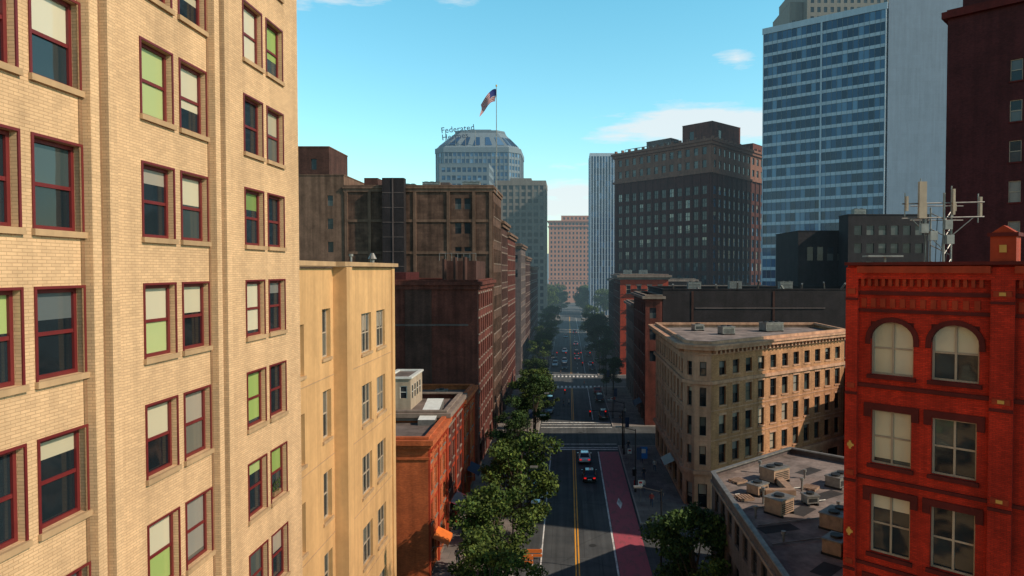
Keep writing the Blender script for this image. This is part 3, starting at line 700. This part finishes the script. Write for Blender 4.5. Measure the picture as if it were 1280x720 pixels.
b = B('roof_patch')
for (x, y, s, r_) in ((14.6, 47, 1.4, .3), (17.5, 50.5, 1.1, .8), (20.6, 54, 1.5, .6), (15, 57, 1.0, .2), (21.5, 60.5, 1.3, .7), (15.5, 40.5, 1.0, .8)):
    c_, s_ = math.cos(r_), math.sin(r_); b.face('patch', 'roof_dark', [(x+a*s*c_-k*s_, y+a*s*s_+k*c_, 11.006) for a, k in ((-1, -.6), (1, -.6), (1, .6), (-1, .6))])
b.finish()

# 16 red brick building
A = Vector((13.2, 32.2)); P = [tuple(A), tuple(A+d*24), tuple(A+d*24+e*19), tuple(A+e*19)]
b = B('red_brick_victorian_building'); fr = Fr(P[0], P[1])
top = H+.2; wn = []; arch = []
starts = [1.07, 3.63, 7.7, 10.3, 14.4, 17.0, 20.6]
for s in starts:
    arch.append((s, s+1.85, H-4.82, H-2.38))
    for k, (a, c) in enumerate(((-8.95, -6.45), (-13.1, -10.35), (-17.2, -14.4), (-21.3, -18.6), (-28, -23))): wn.append((s+.05, s+1.8, H+a, H+c))
facade(b, fr, 0, top, wn+arch, 'red', .28, 'cream', None, None, True, ('blind_cream', 'blind_grey', 'blind_grey'), .8, 'glass', mull=1, fw=.09)
for (u0, u1, v0, v1) in arch:
    n = 12; r = (u1-u0)/2; cu_ = (u0+u1)/2; rise = .8; vs_ = v1-rise
    pt = [(cu_-r*math.cos(math.pi*i/n), vs_+rise*math.sin(math.pi*i/n)) for i in range(n+1)]
    pto = [(cu_-(r+.22)*math.cos(math.pi*i/n), vs_+(rise+.22)*math.sin(math.pi*i/n)) for i in range(n+1)]
    for i in range(n):
        (a, va), (c, vc) = pt[i], pt[i+1]
        b.face('walls', 'redtrim', [fr(a, va, -.02), fr(c, vc, -.02), fr(c, v1, -.02), fr(a, v1, -.02)], [(a, va), (c, vc), (c, v1), (a, v1)])
        b.face('walls', 'redtrim', [fr(a, va, -.02), fr(c, vc, -.02), fr(c, vc, -.27), fr(a, va, -.27)])
        (ao, vo), (co, vco) = pto[i], pto[i+1]
        b.face('arches', 'redtrim', [fr(a, va, .07), fr(c, vc, .07), fr(co, vco, .07), fr(ao, vo, .07)])
        b.face('arches', 'redtrim', [fr(ao, vo, .07), fr(co, vco, .07), fr(co, vco, 0), fr(ao, vo, 0)])
        b.face('arches', 'redtrim', [fr(a, va, .07), fr(c, vc, .07), fr(c, vc, -.02), fr(a, va, -.02)])
    lbox(b, fr, 'trim', 'redtrim', u0-.22, u0, vs_-.25, vs_, 0, .07); lbox(b, fr, 'trim', 'redtrim', u1, u1+.22, vs_-.25, vs_, 0, .07)
    lbox(b, fr, 'trim', 'redtrim', u0-.12, u1+.12, v0-.18, v0, 0, .14)
for (u0, u1, v0, v1) in wn:
    lbox(b, fr, 'trim', 'redtrim', u0-.3, u1+.3, v1, v1+.30, 0, .08)
    lbox(b, fr, 'trim', 'redtrim', u0-.3, u0-.003, v1-.35, v1-.003, 0, .075); lbox(b, fr, 'trim', 'redtrim', u1+.003, u1+.3, v1-.35, v1-.003, 0, .075)
    lbox(b, fr, 'trim', 'redtrim', u0-.12, u1+.12, v0-.18, v0, 0, .14)
pil = [(0.0, .55), (5.9, 6.75), (12.45, 13.3), (19.0, 19.85), (23.1, 23.9)]
for j, (a, c) in enumerate(pil):
    lbox(b, fr, 'pilasters', 'red', a+.002, c, 0, top-.1, 0, .22)
    for z in (H-1.0, H-5.4, H-9.5, H-13.7, H-17.8):
        lbox(b, fr, 'ornament', 'redorn', a+.1, c-.1, z-.12, z+.12, .22, .27)
        if j: lbox(b, fr, 'ornament', 'ochre', (a+c)/2-.12, (a+c)/2+.12, z-.07, z+.07, .27, .29)
        lbox(b, fr, 'ornament', 'redtrim', a-.0+.004, c-.004, z-.42, z-.3, .22, .3)
for u in (.12,):
    for z in (H-8.2, H-12.3):
        for (dx, dz, s) in ((0, 0, .1), (.12, 0, .05), (-.08, 0, .05), (0, .14, .05), (0, -.14, .05)):
            lbox(b, fr, 'ornament', 'ochre', u+.15+dx-s, u+.15+dx+s, z+dz-s, z+dz+s, .222, .25+dx*.02+abs(dz)*.03)
segs = [(.555, 5.898), (6.752, 12.448), (13.302, 18.998), (19.852, 23.098)]
for (a, c) in segs:
    for (z0_, z1_, w_, mt) in ((top-.35, top-.05, .38, 'redorn'), (top-.62, top-.35, .22, 'red'), (H-1.15, H-.98, .12, 'redtrim'), (H-1.95, H-1.8, .1, 'redtrim'), (H-5.42, H-5.25, .14, 'redtrim'), (H-9.7, H-9.55, .12, 'redtrim'), (H-13.75, H-13.6, .12, 'redtrim'), (H-17.9, H-17.7, .12, 'redtrim')):
        lbox(b, fr, 'bands', mt, a, c, z0_, z1_, 0, w_)
    k = a+.12
    while k < c-.2:
        lbox(b, fr, 'corbels', 'redorn', k, k+.14, top-.95, top-.62, 0, .16); k += .3
    k = a+.1
    while k < c-.3:
        lbox(b, fr, 'corbels', 'redorn', k, k+.22, H-1.72, H-1.32, 0, .05); k += .42
lbox(b, fr, 'coping', 'redtrim', 0, 24, top, top+.14, -.4, .42, True)
for (a, c) in pil[1:4]:
    lbox(b, fr, 'pinnacle', 'redorn', a-.03, c+.03, top+.14, top+1.15, -.55, .32, True)
    lbox(b, fr, 'pinnacle', 'redtrim', a-.12, c+.12, top+1.15, top+1.3, -.6, .42, True)
    m_ = (a+c)/2
    b.face('pinnacle', 'redorn', [fr(a, top+1.3, .3), fr(c, top+1.3, .3), fr(m_, top+1.6, .3)])
    b.face('pinnacle', 'redorn', [fr(a, top+1.3, .3), fr(m_, top+1.6, .3), fr(m_, top+1.6, -.5), fr(a, top+1.3, -.5)])
    b.face('pinnacle', 'redorn', [fr(m_, top+1.6, .3), fr(c, top+1.3, .3), fr(c, top+1.3, -.5), fr(m_, top+1.6, -.5)])
    lbox(b, fr, 'ornament', 'ochre', a+.3, c-.3, top+.5, top+.8, .32, .36)
for i in (1, 2, 3): f2 = Fr(P[i], P[(i+1) % 4]); facade(b, f2, 0, top, [], 'red')
poly_roof(b, P, top-.3, 'roof_light'); b.finish()

# antenna cluster on red roof
b = B('rooftop_cell_antenna')
c0 = Vector((20.6, 37.5, 28.9))
def loc(dx, dz, dy=0): return c0+Vector((dx, dy, dz))
cyl(b, 'mast', 'metal', loc(0, 0), loc(0, 4.3), .06); cyl(b, 'mast', 'metal', loc(.75, 0, .6), loc(.75, 3.9, .6), .05); cyl(b, 'mast', 'metal', loc(-.1, 0, 1.2), loc(-.1, 3.6, 1.2), .05); cyl(b, 'mast', 'metal', loc(-.9, 0, .2), loc(-.9, 3.1, .2), .05)
for z in (2.9, 3.7): cyl(b, 'arm', 'metal', loc(-2.3, z), loc(2.2, z+.1), .04, n=6); cyl(b, 'arm', 'metal', loc(-1.2, z, 1.3), loc(1.8, z, 1.3), .03, n=6)
for k in range(4): cyl(b, 'brace', 'metal', loc(0, k*.9), loc(.75, k*.9+.7, .6), .03, n=5); cyl(b, 'brace', 'metal', loc(.75, k*.9, .6), loc(-.1, k*.9+.6, 1.2), .03, n=5)
cyl(b, 'brace', 'metal', loc(0, 1.2), loc(-1.8, 2.9), .03, n=5); cyl(b, 'brace', 'metal', loc(0, 1.6), loc(1.6, 2.95), .03, n=5)
def panel(x, z0, z1, w, dy=0):
    bx(b, 'panels', 'cream', c0.x+x-w/2, c0.x+x+w/2, c0.y+dy-.2, c0.y+dy, c0.z+z0, c0.z+z1)
    cyl(b, 'pipes', 'metal', loc(x, z0-.3, dy+.1), loc(x, z1+.2, dy+.1), .03, n=6)
panel(-1.25, 2.9, 4.9, .40); panel(-2.1, 3.3, 4.1, .12); panel(.45, 3.1, 4.5, .12); panel(2.1, 3.0, 4.1, .12, .3); panel(-.65, 3.0, 3.8, .2, .9); panel(1.2, 3.4, 3.9, .12, 1.2)
for (x, z) in ((-1.2, 2.1), (-.7, 1.7), (.2, 1.5), (.1, 2.3)): bx(b, 'radios', 'metal', c0.x+x-.2, c0.x+x+.2, c0.y-.35, c0.y-.08, c0.z+z, c0.z+z+.5)
for k in range(5): cyl(b, 'cable', 'darkmetal', loc(-.9+k*.25, .1, .1), loc(-1.1+k*.4, 3, .1), .022, n=5)
b.finish()
b = B('satellite_dish')
cyl(b, 'post', 'metal', (15.6, 33.6, 28.9), (15.6, 33.6, 29.6), .05)
bx(b, 'tray', 'metal', 14.6, 16.3, 33.2, 33.9, 29.62, 29.70); b.finish()

# ------------------------------------------------------------ background
b = B('hills'); n = 60; prev = None
for i in range(n+1):
    a = math.radians(-70+140*i/n); r = 1900
    x, y = r*math.sin(a), r*math.cos(a); hh = 45+22*math.sin(i*.5)+12*math.sin(i*1.3+1)
    cur = ((x*.85, y*.85, 0), (x, y, hh), (x*1.3, y*1.3, hh*.9))
    if prev:
        b.face('h', 'hill', [prev[0], cur[0], cur[1], prev[1]]); b.face('h', 'hill', [prev[1], cur[1], cur[2], prev[2]])
    prev = cur
b.finish()

# ------------------------------------------------------------ trees
def tree_mesh(name, seed, leafm, ht=10.5, rad=4.2, ncl=40, nl=360):
    rg = np.random.default_rng(seed); rr = random.Random(seed)
    b = B(name)
    cyl(b, 't', 'bark', (0, 0, 0), (.15, .1, 2.0), .24, .18, 9); cyl(b, 't', 'bark', (.15, .1, 2.0), (.1, .2, ht*.5), .18, .12, 8)
    cyl(b, 't', 'bark', (.1, .2, ht*.5), (0, 0, ht*.82), .12, .04, 7)
    cl = []
    for i in range(ncl):
        a = rr.uniform(0, 6.28); zz = rr.uniform(.27, .97); prof = math.sin(math.pi*min(1, max(0, (zz-.12)/.9)))**.6
        r_ = rad*prof*math.sqrt(rr.uniform(.15, 1.0))*rr.uniform(.7, 1.2)
        cl.append((r_*math.cos(a), r_*math.sin(a), zz*ht, rr.uniform(.4, 1.1)))
    for c in cl[::3]:
        s = rr.uniform(.25, .6)*c[2]; cyl(b, 't', 'bark', (.12, .12, max(1.8, s)), (c[0]*.85, c[1]*.85, c[2]), .07, .02, 5, False)
    d = b.p['t']; V = list(d['v']); F = list(d['f']); mi = [0]*len(F)
    pts = []
    for c in cl:
        k = int(nl*c[3]**2); v = rg.normal(size=(k, 3)); v /= np.linalg.norm(v, axis=1)[:, None]
        v *= (rg.uniform(.2, 1.35, size=(k, 1))**.65)*c[3]*np.array([1.25, 1.25, .75]); pts.append(v+np.array(c[:3]))
    pts = np.concatenate(pts); n = len(pts)
    A = rg.normal(size=(n, 3)); A /= np.linalg.norm(A, axis=1)[:, None]
    C = np.cross(A, rg.normal(size=(n, 3))+np.array([0, 0, 1.5])); C /= np.linalg.norm(C, axis=1)[:, None]
    s = rg.uniform(.08, .18, size=(n, 1)); A *= s*1.3; C *= s*.8
    q4 = np.stack([pts-A, pts-C, pts+A, pts+C], 1).reshape(-1, 3)
    k0 = len(V); V += [tuple(p) for p in q4]; F += [(k0+4*i, k0+4*i+1, k0+4*i+2, k0+4*i+3) for i in range(n)]; mi += [1]*n
    me = bpy.data.meshes.new(name); me.from_pydata(V, [], F); me.materials.append(M['bark']); me.materials.append(M[leafm])
    me.polygons.foreach_set('material_index', mi); me.update(); return me
TM = [tree_mesh('street_tree_a', 1, 'leafA'), tree_mesh('street_tree_b', 2, 'leafB'), tree_mesh('street_tree_c', 3, 'leafA', 9.5, 3.8)]
def tree(x, y, s, k, sz=None, name='street_tree'):
    o = bpy.data.objects.new(name, TM[k]); COL.objects.link(o); o.location = (x, y, .1); o.scale = (s, s, sz or s); o.rotation_euler[2] = R.uniform(0, 6.28)
for t in ((-6.6, 42, .72, 2), (-6.0, 51.5, .85, 0), (-6.6, 61, .95, 2), (-4.9, 72, 1.1, 0), (-6.8, 83, .85, 2), (-8, 101, .75, 1), (-5.9, 119, 1.0, 1), (-6.2, 129, 1.0, 0), (-7.4, 142, .8, 0), (-7.6, 156, .8, 1),
          (-8, 194, .9, 0), (-7.8, 212, .9, 1), (-8, 232, .95, 0), (-7.6, 255, 1.0, 2), (-8, 280, 1.1, 0), (-7.5, 310, 1.2, 1),
          (10.1, 55, .92, 1), (11.2, 49, .7, 0), (10.8, 163, .75, 1), (10.6, 194, .85, 1), (10.2, 212, 1.1, 1), (10.2, 238, 1.25, 1), (10.6, 265, 1.2, 0), (11, 320, 1.2, 0)):
    tree(*t)
for i in range(26):
    tree(R.uniform(-26, 32), R.uniform(400, 560), R.uniform(1.2, 2.0), R.choice([0, 2, 2]), name='park_tree')

# ------------------------------------------------------------ cars
CARM = {}
def paint(col):
    if col not in CARM:
        m, nt, N, L, bb = newmat('car_paint'); bb.inputs['Base Color'].default_value = (*col, 1); bb.inputs['Roughness'].default_value = .3
        bb.inputs['Metallic'].default_value = .3; bb.inputs['Coat Weight'].default_value = .8
        k = 'paint%d' % len(CARM); M[k] = m; CARM[col] = k
    return CARM[col]
def car(name, x, y, col, away=True, suv=False):
    tl = 'tailoff' if name == 'parked_car' else 'tail'
    pk = paint(col); b = B(name); Lh = 2.3; rh = 1.72 if suv else 1.45
    st = [(-Lh, .70, .42, .78), (-Lh+.15, .84, .28, .92), (-1.45, .91, .22, .98), (-.4, .92, .2, .96), (.7, .92, .2, .93), (1.35, .91, .22, .86), (Lh-.25, .84, .28, .72), (Lh, .68, .40, .60)]
    rings = []
    for (yy, w, zb, zt) in st:
        rings.append([(-w*.9, yy, zb), (w*.9, yy, zb), (w, yy, (zb+zt)/2-.05), (w*.98, yy, zt-.1), (w*.86, yy, zt), (-w*.86, yy, zt), (-w*.98, yy, zt-.1), (-w, yy, (zb+zt)/2-.05)])
    for i in range(len(rings)-1):
        for j in range(8):
            k = (j+1) % 8; b.face('body', pk, [rings[i][j], rings[i][k], rings[i+1][k], rings[i+1][j]])
    b.face('body', pk, rings[0]); b.face('body', pk, rings[-1][::-1])
    yb0, yb1, yt0, yt1 = (-2.1, .95, -1.75, .25) if suv else (-1.85, .95, -1.15, .15)
    B4 = [(-.80, yb0, .93), (.80, yb0, .93), (.80, yb1, .88), (-.80, yb1, .88)]; T4 = [(-.62, yt0, rh-.04), (.62, yt0, rh-.04), (.62, yt1, rh-.04), (-.62, yt1, rh-.04)]
    for i in range(4):
        j = (i+1) % 4; b.face('windows', 'glass', [B4[i], B4[j], T4[j], T4[i]])
        cyl(b, 'pillars', pk, B4[i], T4[i], .05, n=5, cap=False)
    for sx in (-1, 1): cyl(b, 'pillars', pk, (.81*sx, -.45, .93), (.64*sx, -.45, rh-.05), .045, n=5, cap=False)
    T5 = [(p[0]*.86, p[1]*.9-.03, rh+.04) for p in T4]
    for i in range(4): j = (i+1) % 4; b.face('roof', pk, [T4[i], T4[j], T5[j], T5[i]])
    b.face('roof', pk, T5)
    for wy in (-1.42, 1.42):
        for s in (-1, 1):
            cyl(b, 'wheels', 'rubber', (s*.70, wy, .33), (s*.93, wy, .33), .33, n=18); cyl(b, 'rims', 'chrome', (s*.90, wy, .33), (s*.945, wy, .33), .2, n=12)
    for s in (-1, 1):
        bx(b, 'tail_lamps', tl, s*.62-.16, s*.62+.16, -Lh-.03, -Lh+.2, .66, .82); bx(b, 'head_lamps', 'head', s*.56-.18, s*.56+.18, Lh-.2, Lh+.03, .48, .60)
        bx(b, 'mirrors', pk, s*.98-.1, s*.98+.1, .55, .72, .92, 1.06)
    bx(b, 'plate', 'white', -.26, .26, -Lh-.03, -Lh+.01, .5, .62); bx(b, 'bumper', 'darkmetal', -.75, .75, -Lh-.05, -Lh+.2, .3, .42); bx(b, 'bumper', 'darkmetal', -.72, .72, Lh-.2, Lh+.05, .28, .4)
    o = b.finish(); o.location = (x, y, .02); o.rotation_euler[2] = 0 if away else math.pi
W_, K_, S_, R_, G_ = (.7, .7, .7), (.012, .012, .014), (.35, .36, .37), (.3, .02, .02), (.06, .065, .07)
for c in ((2.95, 94, K_, True, False), (2.5, 103, W_, True, False), (-1.0, 199, K_, False, True), (-1.2, 238, W_, False, False), (2.9, 219, S_, True, False), (2.9, 232, K_, True, True), (3.0, 262, W_, True, False), (-1.1, 212, S_, False, False),
          (6.9, 133, G_, True, True), (6.9, 160, R_, True, False), (6.9, 150, K_, True, True), (6.9, 196, K_, True, False), (6.9, 204, W_, True, False), (6.9, 228, G_, True, True), (6.9, 250, S_, True, False),
          (-3.9, 52, S_, False, True), (-3.9, 80, W_, False, False), (-3.9, 87, K_, False, False), (-3.9, 138, G_, False, False), (-3.9, 146, K_, False, True), (-3.9, 205, S_, False, False), (-3.9, 213, K_, False, False), (-1, 290, K_, False, False), (3, 310, S_, True, True)):
    car('parked_car' if c[0] in (6.9, -3.9) else 'car', c[0], c[1], c[2], c[3], c[4])

# ------------------------------------------------------------ people
def person_mesh(name, shirt, stride=.28):
    J = {'pel': (0, 0, .95, .15), 'sp': (0, 0, 1.15, .14), 'ch': (0, 0.01, 1.36, .165), 'nk': (0, 0, 1.5, .06), 'hd': (0, .02, 1.62, .10), 'ht': (0, .01, 1.71, .085),
         'ls': (-.19, 0, 1.42, .065), 'le': (-.25, -.06, 1.14, .047), 'lw': (-.24, .1, .92, .034), 'lh': (-.24, .14, .84, .035),
         'rs': (.19, 0, 1.42, .065), 're': (.25, .0, 1.14, .047), 'rw': (.24, -.1, .92, .034), 'rh': (.24, -.13, .84, .035),
         'lhp': (-.09, 0, .88, .10), 'lk': (-.10, stride*.6, .50, .068), 'la': (-.10, stride, .09, .042), 'lt': (-.10, stride+.16, .04, .035),
         'rhp': (.09, 0, .88, .10), 'rk': (.10, -.04, .49, .068), 'ra': (.10, -stride, .12, .042), 'rt': (.10, -stride+.15, .04, .035)}
    E = [('pel', 'sp'), ('sp', 'ch'), ('ch', 'nk'), ('nk', 'hd'), ('hd', 'ht'), ('ch', 'ls'), ('ls', 'le'), ('le', 'lw'), ('lw', 'lh'), ('ch', 'rs'), ('rs', 're'), ('re', 'rw'), ('rw', 'rh'),
         ('pel', 'lhp'), ('lhp', 'lk'), ('lk', 'la'), ('la', 'lt'), ('pel', 'rhp'), ('rhp', 'rk'), ('rk', 'ra'), ('ra', 'rt')]
    ks = list(J); me = bpy.data.meshes.new(name+'_sk'); me.from_pydata([J[k][:3] for k in ks], [(ks.index(a), ks.index(c)) for a, c in E], [])
    o = bpy.data.objects.new(name, me); COL.objects.link(o); o.modifiers.new('s', 'SKIN'); o.modifiers.new('u', 'SUBSURF').levels = 1
    for i, k in enumerate(ks):
        sv = me.skin_vertices[0].data[i]; sv.radius = (J[k][3], J[k][3]*(.75 if k in ('pel', 'sp', 'ch') else 1)); sv.use_root = (i == 0)
    bpy.context.view_layer.update()
    m2 = bpy.data.meshes.new_from_object(o.evaluated_get(bpy.context.evaluated_depsgraph_get())); bpy.data.objects.remove(o)
    m2.name = name; m2.materials.clear()
    for k in ('skin', 'hair', shirt, 'denim', 'shoe'): m2.materials.append(M[k])
    for p in m2.polygons:
        c = p.center; i = 0
        if c.z > 1.66 or (c.z > 1.58 and c.y < -.02): i = 1
        elif c.z > 1.5: i = 0
        elif abs(c.x) > .19 and c.z < 1.1: i = 0
        elif c.z > .93: i = 2
        elif c.z > .1: i = 3
        else: i = 4
        p.material_index = i; p.use_smooth = True
    return m2
PM = [person_mesh('walker_a', 'shirt_w'), person_mesh('walker_b', 'shirt_k', .2), person_mesh('walker_c', 'shirt_r', .3)]
for (x, y, r, k, z) in ((-.9, 143, 1.6, 1, .01), (.2, 144, 1.5, 0, .01), (9.8, 88, 0, 0, .145), (10.4, 93, 3.1, 1, .145), (11, 101, 0, 2, .145), (9.6, 108, 3.1, 1, .145), (10.6, 74.0, .3, 1, .015), (11.2, 134, 0, 0, .145), (10, 146, 3, 2, .145), (-10.8, 66, 0, 1, .145), (-10, 71, 3, 0, .145), (4, 168, 1.5, 2, .02), (-2, 184, -1.5, 1, .02), (12, 104, 3, 1, .145), (12.4, 97, 0, 0, .145), (10.2, 82.5, 3, 2, .145), (11.6, 84, 0, 1, .145), (9.9, 128, 0, 1, .145)):
    o = bpy.data.objects.new('pedestrian', PM[k]); COL.objects.link(o); o.location = (x, y, z); o.rotation_euler[2] = r

# ------------------------------------------------------------ street furniture
def lamp(x, y, s):
    b = B('street_lamp'); cyl(b, 'base', 'darkmetal', (0, 0, 0), (0, 0, .8), .16, .11); cyl(b, 'pole', 'darkmetal', (0, 0, .8), (0, 0, 8.2), .09, .06)
    cyl(b, 'arm', 'darkmetal', (0, 0, 8.0), (s*2.0, 0, 8.5), .05, .04, 7); bx(b, 'head', 'metal', min(s*1.8, s*2.6), max(s*1.8, s*2.6), -.16, .16, 8.42, 8.58)
    bx(b, 'banner', 'navy', *sorted((-s*.15, -s*.8)), -.02, .02, 4.2, 5.8)
    o = b.finish(); o.location = (x, y, .14)
for y in (44, 72.5-9, 88, 106, 132, 156, 190, 215, 240): lamp(8.75, y, -1)
for y in (40, 70, 95, 112, 134, 158, 200, 230): lamp(-5.7, y, 1)
def signal(x, y, s, L_=5.5):
    b = B('traffic_light'); cyl(b, 'pole', 'darkmetal', (0, 0, 0), (0, 0, 6.2), .12, .09); cyl(b, 'arm', 'darkmetal', (0, 0, 5.9), (s*L_, 0, 6.2), .07, .05, 7)
    for u in (.5, .95):
        bx(b, 'housing', 'darkmetal', s*L_*u-.18, s*L_*u+.18, -.15, .15, 5.2, 6.3)
        for k in range(3): cyl(b, 'lens', 'tail' if k == 2 else 'darkmetal', (s*L_*u, -.2, 5.38+k*.34), (s*L_*u, -.13, 5.38+k*.34), .12, n=10)
    o = b.finish(); o.location = (x, y, .14)
signal(8.8, 109.5, -1); signal(8.8, 167, -1); signal(-5.8, 129, 1); signal(-5.8, 187.5, 1); signal(8.8, 187.5, -1)
b = B('blue_parking_sign'); cyl(b, 'post', 'metal', (0, 0, 0), (0, 0, 3.0), .04); bx(b, 'panel', 'bluesign', -.55, .55, -.05, .05, 1.4, 3.1); bx(b, 'legend', 'white', -.3, .3, -.06, -.053, 2.2, 2.8); o = b.finish(); o.location = (11, 98.6, .14)
for (x, y) in ((9.0, 84), (9.0, 99), (9.0, 139), (-5.6, 90)):
    b = B('traffic_sign'); cyl(b, 'post', 'metal', (0, 0, 0), (0, 0, 2.7), .03); bx(b, 'panel', 'white', -.3, .3, -.02, .02, 2.0, 2.75); bx(b, 'legend', 'fl_r', -.2, .2, -.03, -.023, 2.35, 2.6); o = b.finish(); o.location = (x, y, .14)
b = B('trash_can'); cyl(b, 'can', 'darkmetal', (0, 0, 0), (0, 0, .95), .26, .32, 14); cyl(b, 'lid', 'metal', (0, 0, .95), (0, 0, 1.1), .33, .15, 14); o = b.finish(); o.location = (9.3, 95, .14)
b = B('fire_hydrant'); cyl(b, 'barrel', 'fl_r', (0, 0, 0), (0, 0, .6), .13, .11); cyl(b, 'dome', 'fl_r', (0, 0, .6), (0, 0, .75), .15, .05); cyl(b, 'nozzles', 'metal', (-.22, 0, .42), (.22, 0, .42), .06); cyl(b, 'flange', 'fl_r', (0, 0, 0), (0, 0, .06), .2); o = b.finish(); o.location = (8.9, 90.5, .14)
for (x, y) in ((-4.3, 66), (-3.5, 67.6)):
    b = B('construction_barrier'); bx(b, 'rail', 'orange_fab', -.9, .9, -.04, .04, .65, 1.0); bx(b, 'rail', 'orange_fab', -.9, .9, -.04, .04, .25, .5)
    for s in (-.8, .8): bx(b, 'legs', 'white', s-.05, s+.05, -.3, .3, 0, .08); bx(b, 'legs', 'white', s-.04, s+.04, .045, .1, .08, 1.1)
    o = b.finish(); o.location = (x, y, .02)
def awning(x, y0, y1, z, mat):
    b = B('shop_awning'); s = -1 if x > 0 else 1
    b.face('cloth', mat, [(x, y0, z), (x, y1, z), (x+s*1.4, y1, z-.7), (x+s*1.4, y0, z-.7)]); b.face('valance', mat, [(x+s*1.4, y0, z-.7), (x+s*1.4, y1, z-.7), (x+s*1.4, y1, z-1.0), (x+s*1.4, y0, z-1.0)])
    for y in (y0, y1): cyl(b, 'strut', 'metal', (x, y, z-.9), (x+s*1.38, y, z-.72), .03, n=5)
    b.finish()
awning(-12.85, 64, 67, 3.6, 'orange_fab'); awning(-12.85, 74, 78, 3.6, 'redframe'); awning(-12.85, 86, 90, 3.6, 'navy'); awning(14.2, 90, 94, 3.7, 'redframe'); awning(14.2, 130, 135, 3.7, 'navy')

# ------------------------------------------------------------ haze painted into every material: bluish emission mixed in, growing down the street
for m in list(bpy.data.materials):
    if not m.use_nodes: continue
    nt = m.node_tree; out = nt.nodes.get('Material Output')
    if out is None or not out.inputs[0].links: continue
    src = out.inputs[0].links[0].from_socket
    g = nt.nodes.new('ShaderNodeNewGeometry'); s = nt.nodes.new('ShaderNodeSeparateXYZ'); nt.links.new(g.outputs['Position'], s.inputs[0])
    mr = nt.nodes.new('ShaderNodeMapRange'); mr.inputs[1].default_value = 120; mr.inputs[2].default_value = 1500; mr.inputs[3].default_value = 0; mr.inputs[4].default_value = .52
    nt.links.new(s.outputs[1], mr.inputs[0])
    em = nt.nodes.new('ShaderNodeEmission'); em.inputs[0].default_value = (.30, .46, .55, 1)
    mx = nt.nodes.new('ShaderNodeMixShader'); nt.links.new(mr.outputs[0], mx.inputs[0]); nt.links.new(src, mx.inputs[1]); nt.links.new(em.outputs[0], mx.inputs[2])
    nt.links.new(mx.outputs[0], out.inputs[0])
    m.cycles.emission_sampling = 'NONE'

# ------------------------------------------------------------ world, sun, camera
SUN = Vector((.955, -.297, 0)).normalized(); EL = math.radians(36)
w = bpy.data.worlds.new('World'); sc.world = w; w.use_nodes = True; nt = w.node_tree; N = nt.nodes; L = nt.links
bg = N['Background']; sky = N.new('ShaderNodeTexSky'); sky.sky_type = 'NISHITA'; sky.sun_disc = False
sky.sun_elevation = EL; sky.sun_rotation = math.atan2(SUN.x, SUN.y); sky.air_density = 1.0; sky.dust_density = .8; sky.ozone_density = 1.0
tc = N.new('ShaderNodeTexCoord'); sp = N.new('ShaderNodeSeparateXYZ'); L.new(tc.outputs['Generated'], sp.inputs[0])
tint = ramp(nt, sp.outputs[2], [(0.0, (1.9, 2.0, 1.75)), (.2, (1.5, 2.35, 2.05)), (.42, (1.1, 2.4, 2.15)), (.62, (.42, .5, .6))])
col = mixc(nt, 1.0, sky.outputs[0], tint, 'MULTIPLY')
def mth(op, a, b_=None, c_=None):
    n = N.new('ShaderNodeMath'); n.operation = op
    for i, v in enumerate((a, b_, c_)):
        if v is None: continue
        if isinstance(v, (int, float)): n.inputs[i].default_value = v
        else: L.new(v, n.inputs[i])
    return n.outputs[0]
az = mth('ARCTAN2', sp.outputs[0], sp.outputs[1]); el = sp.outputs[2]
cb = N.new('ShaderNodeCombineXYZ'); L.new(mth('MULTIPLY', az, 5.0), cb.inputs[0]); L.new(mth('MULTIPLY', el, 26.0), cb.inputs[1])
nz = N.new('ShaderNodeTexNoise'); nz.inputs['Scale'].default_value = 1.6; nz.inputs['Detail'].default_value = 8; nz.inputs['Roughness'].default_value = .6; L.new(cb.outputs[0], nz.inputs['Vector'])
tot = None
for (a0, e0, ra, re_, k) in ((.19, .20, .20, .05, 1.15), (.24, .285, .05, .02, .7), (-.36, .355, .12, .03, 1.0), (0.0, .10, .16, .07, .9), (-.2, .36, .2, .02, .5), (.9, .3, .4, .08, .8), (-1.2, .25, .4, .1, .8)):
    dx = mth('DIVIDE', mth('SUBTRACT', az, a0), ra); dy = mth('DIVIDE', mth('SUBTRACT', el, e0), re_)
    d2 = mth('SQRT', mth('ADD', mth('MULTIPLY', dx, dx), mth('MULTIPLY', dy, dy)))
    v = mth('MULTIPLY', mth('MAXIMUM', mth('SUBTRACT', 1.0, d2), 0.0), k)
    tot = v if tot is None else mth('ADD', tot, v)
cm = mth('MULTIPLY', mth('SUBTRACT', mth('ADD', mth('MULTIPLY', nz.outputs[0], 1.3), mth('MULTIPLY', tot, .8)), .90), 3.0)
cm = mth('MULTIPLY', mth('MINIMUM', mth('MAXIMUM', cm, 0.0), .85), mth('MINIMUM', mth('MULTIPLY', tot, 5.0), 1.0))
col = mixc(nt, cm, col, (7.6, 8.1, 8.3))
L.new(col, bg.inputs[0]); bg.inputs[1].default_value = .11
sl = bpy.data.lights.new('sun', 'SUN'); sl.energy = 4.7; sl.angle = math.radians(.5); sl.color = (1, .85, .67)
so = bpy.data.objects.new('sun', sl); COL.objects.link(so)
dirv = Vector((SUN.x*math.cos(EL), SUN.y*math.cos(EL), math.sin(EL))); so.rotation_euler = dirv.to_track_quat('Z', 'Y').to_euler()
cam = bpy.data.cameras.new('camera'); co = bpy.data.objects.new('camera', cam); COL.objects.link(co); sc.camera = co
co.location = (0, 0, H); co.rotation_euler = (math.radians(90-1.54), 0, 0); cam.lens = 24; cam.sensor_width = 36; cam.shift_x = -70/1280; cam.clip_end = 8000; cam.clip_start = .1
sc.view_settings.view_transform = 'Standard'; sc.view_settings.look = 'None'; sc.view_settings.exposure = 0
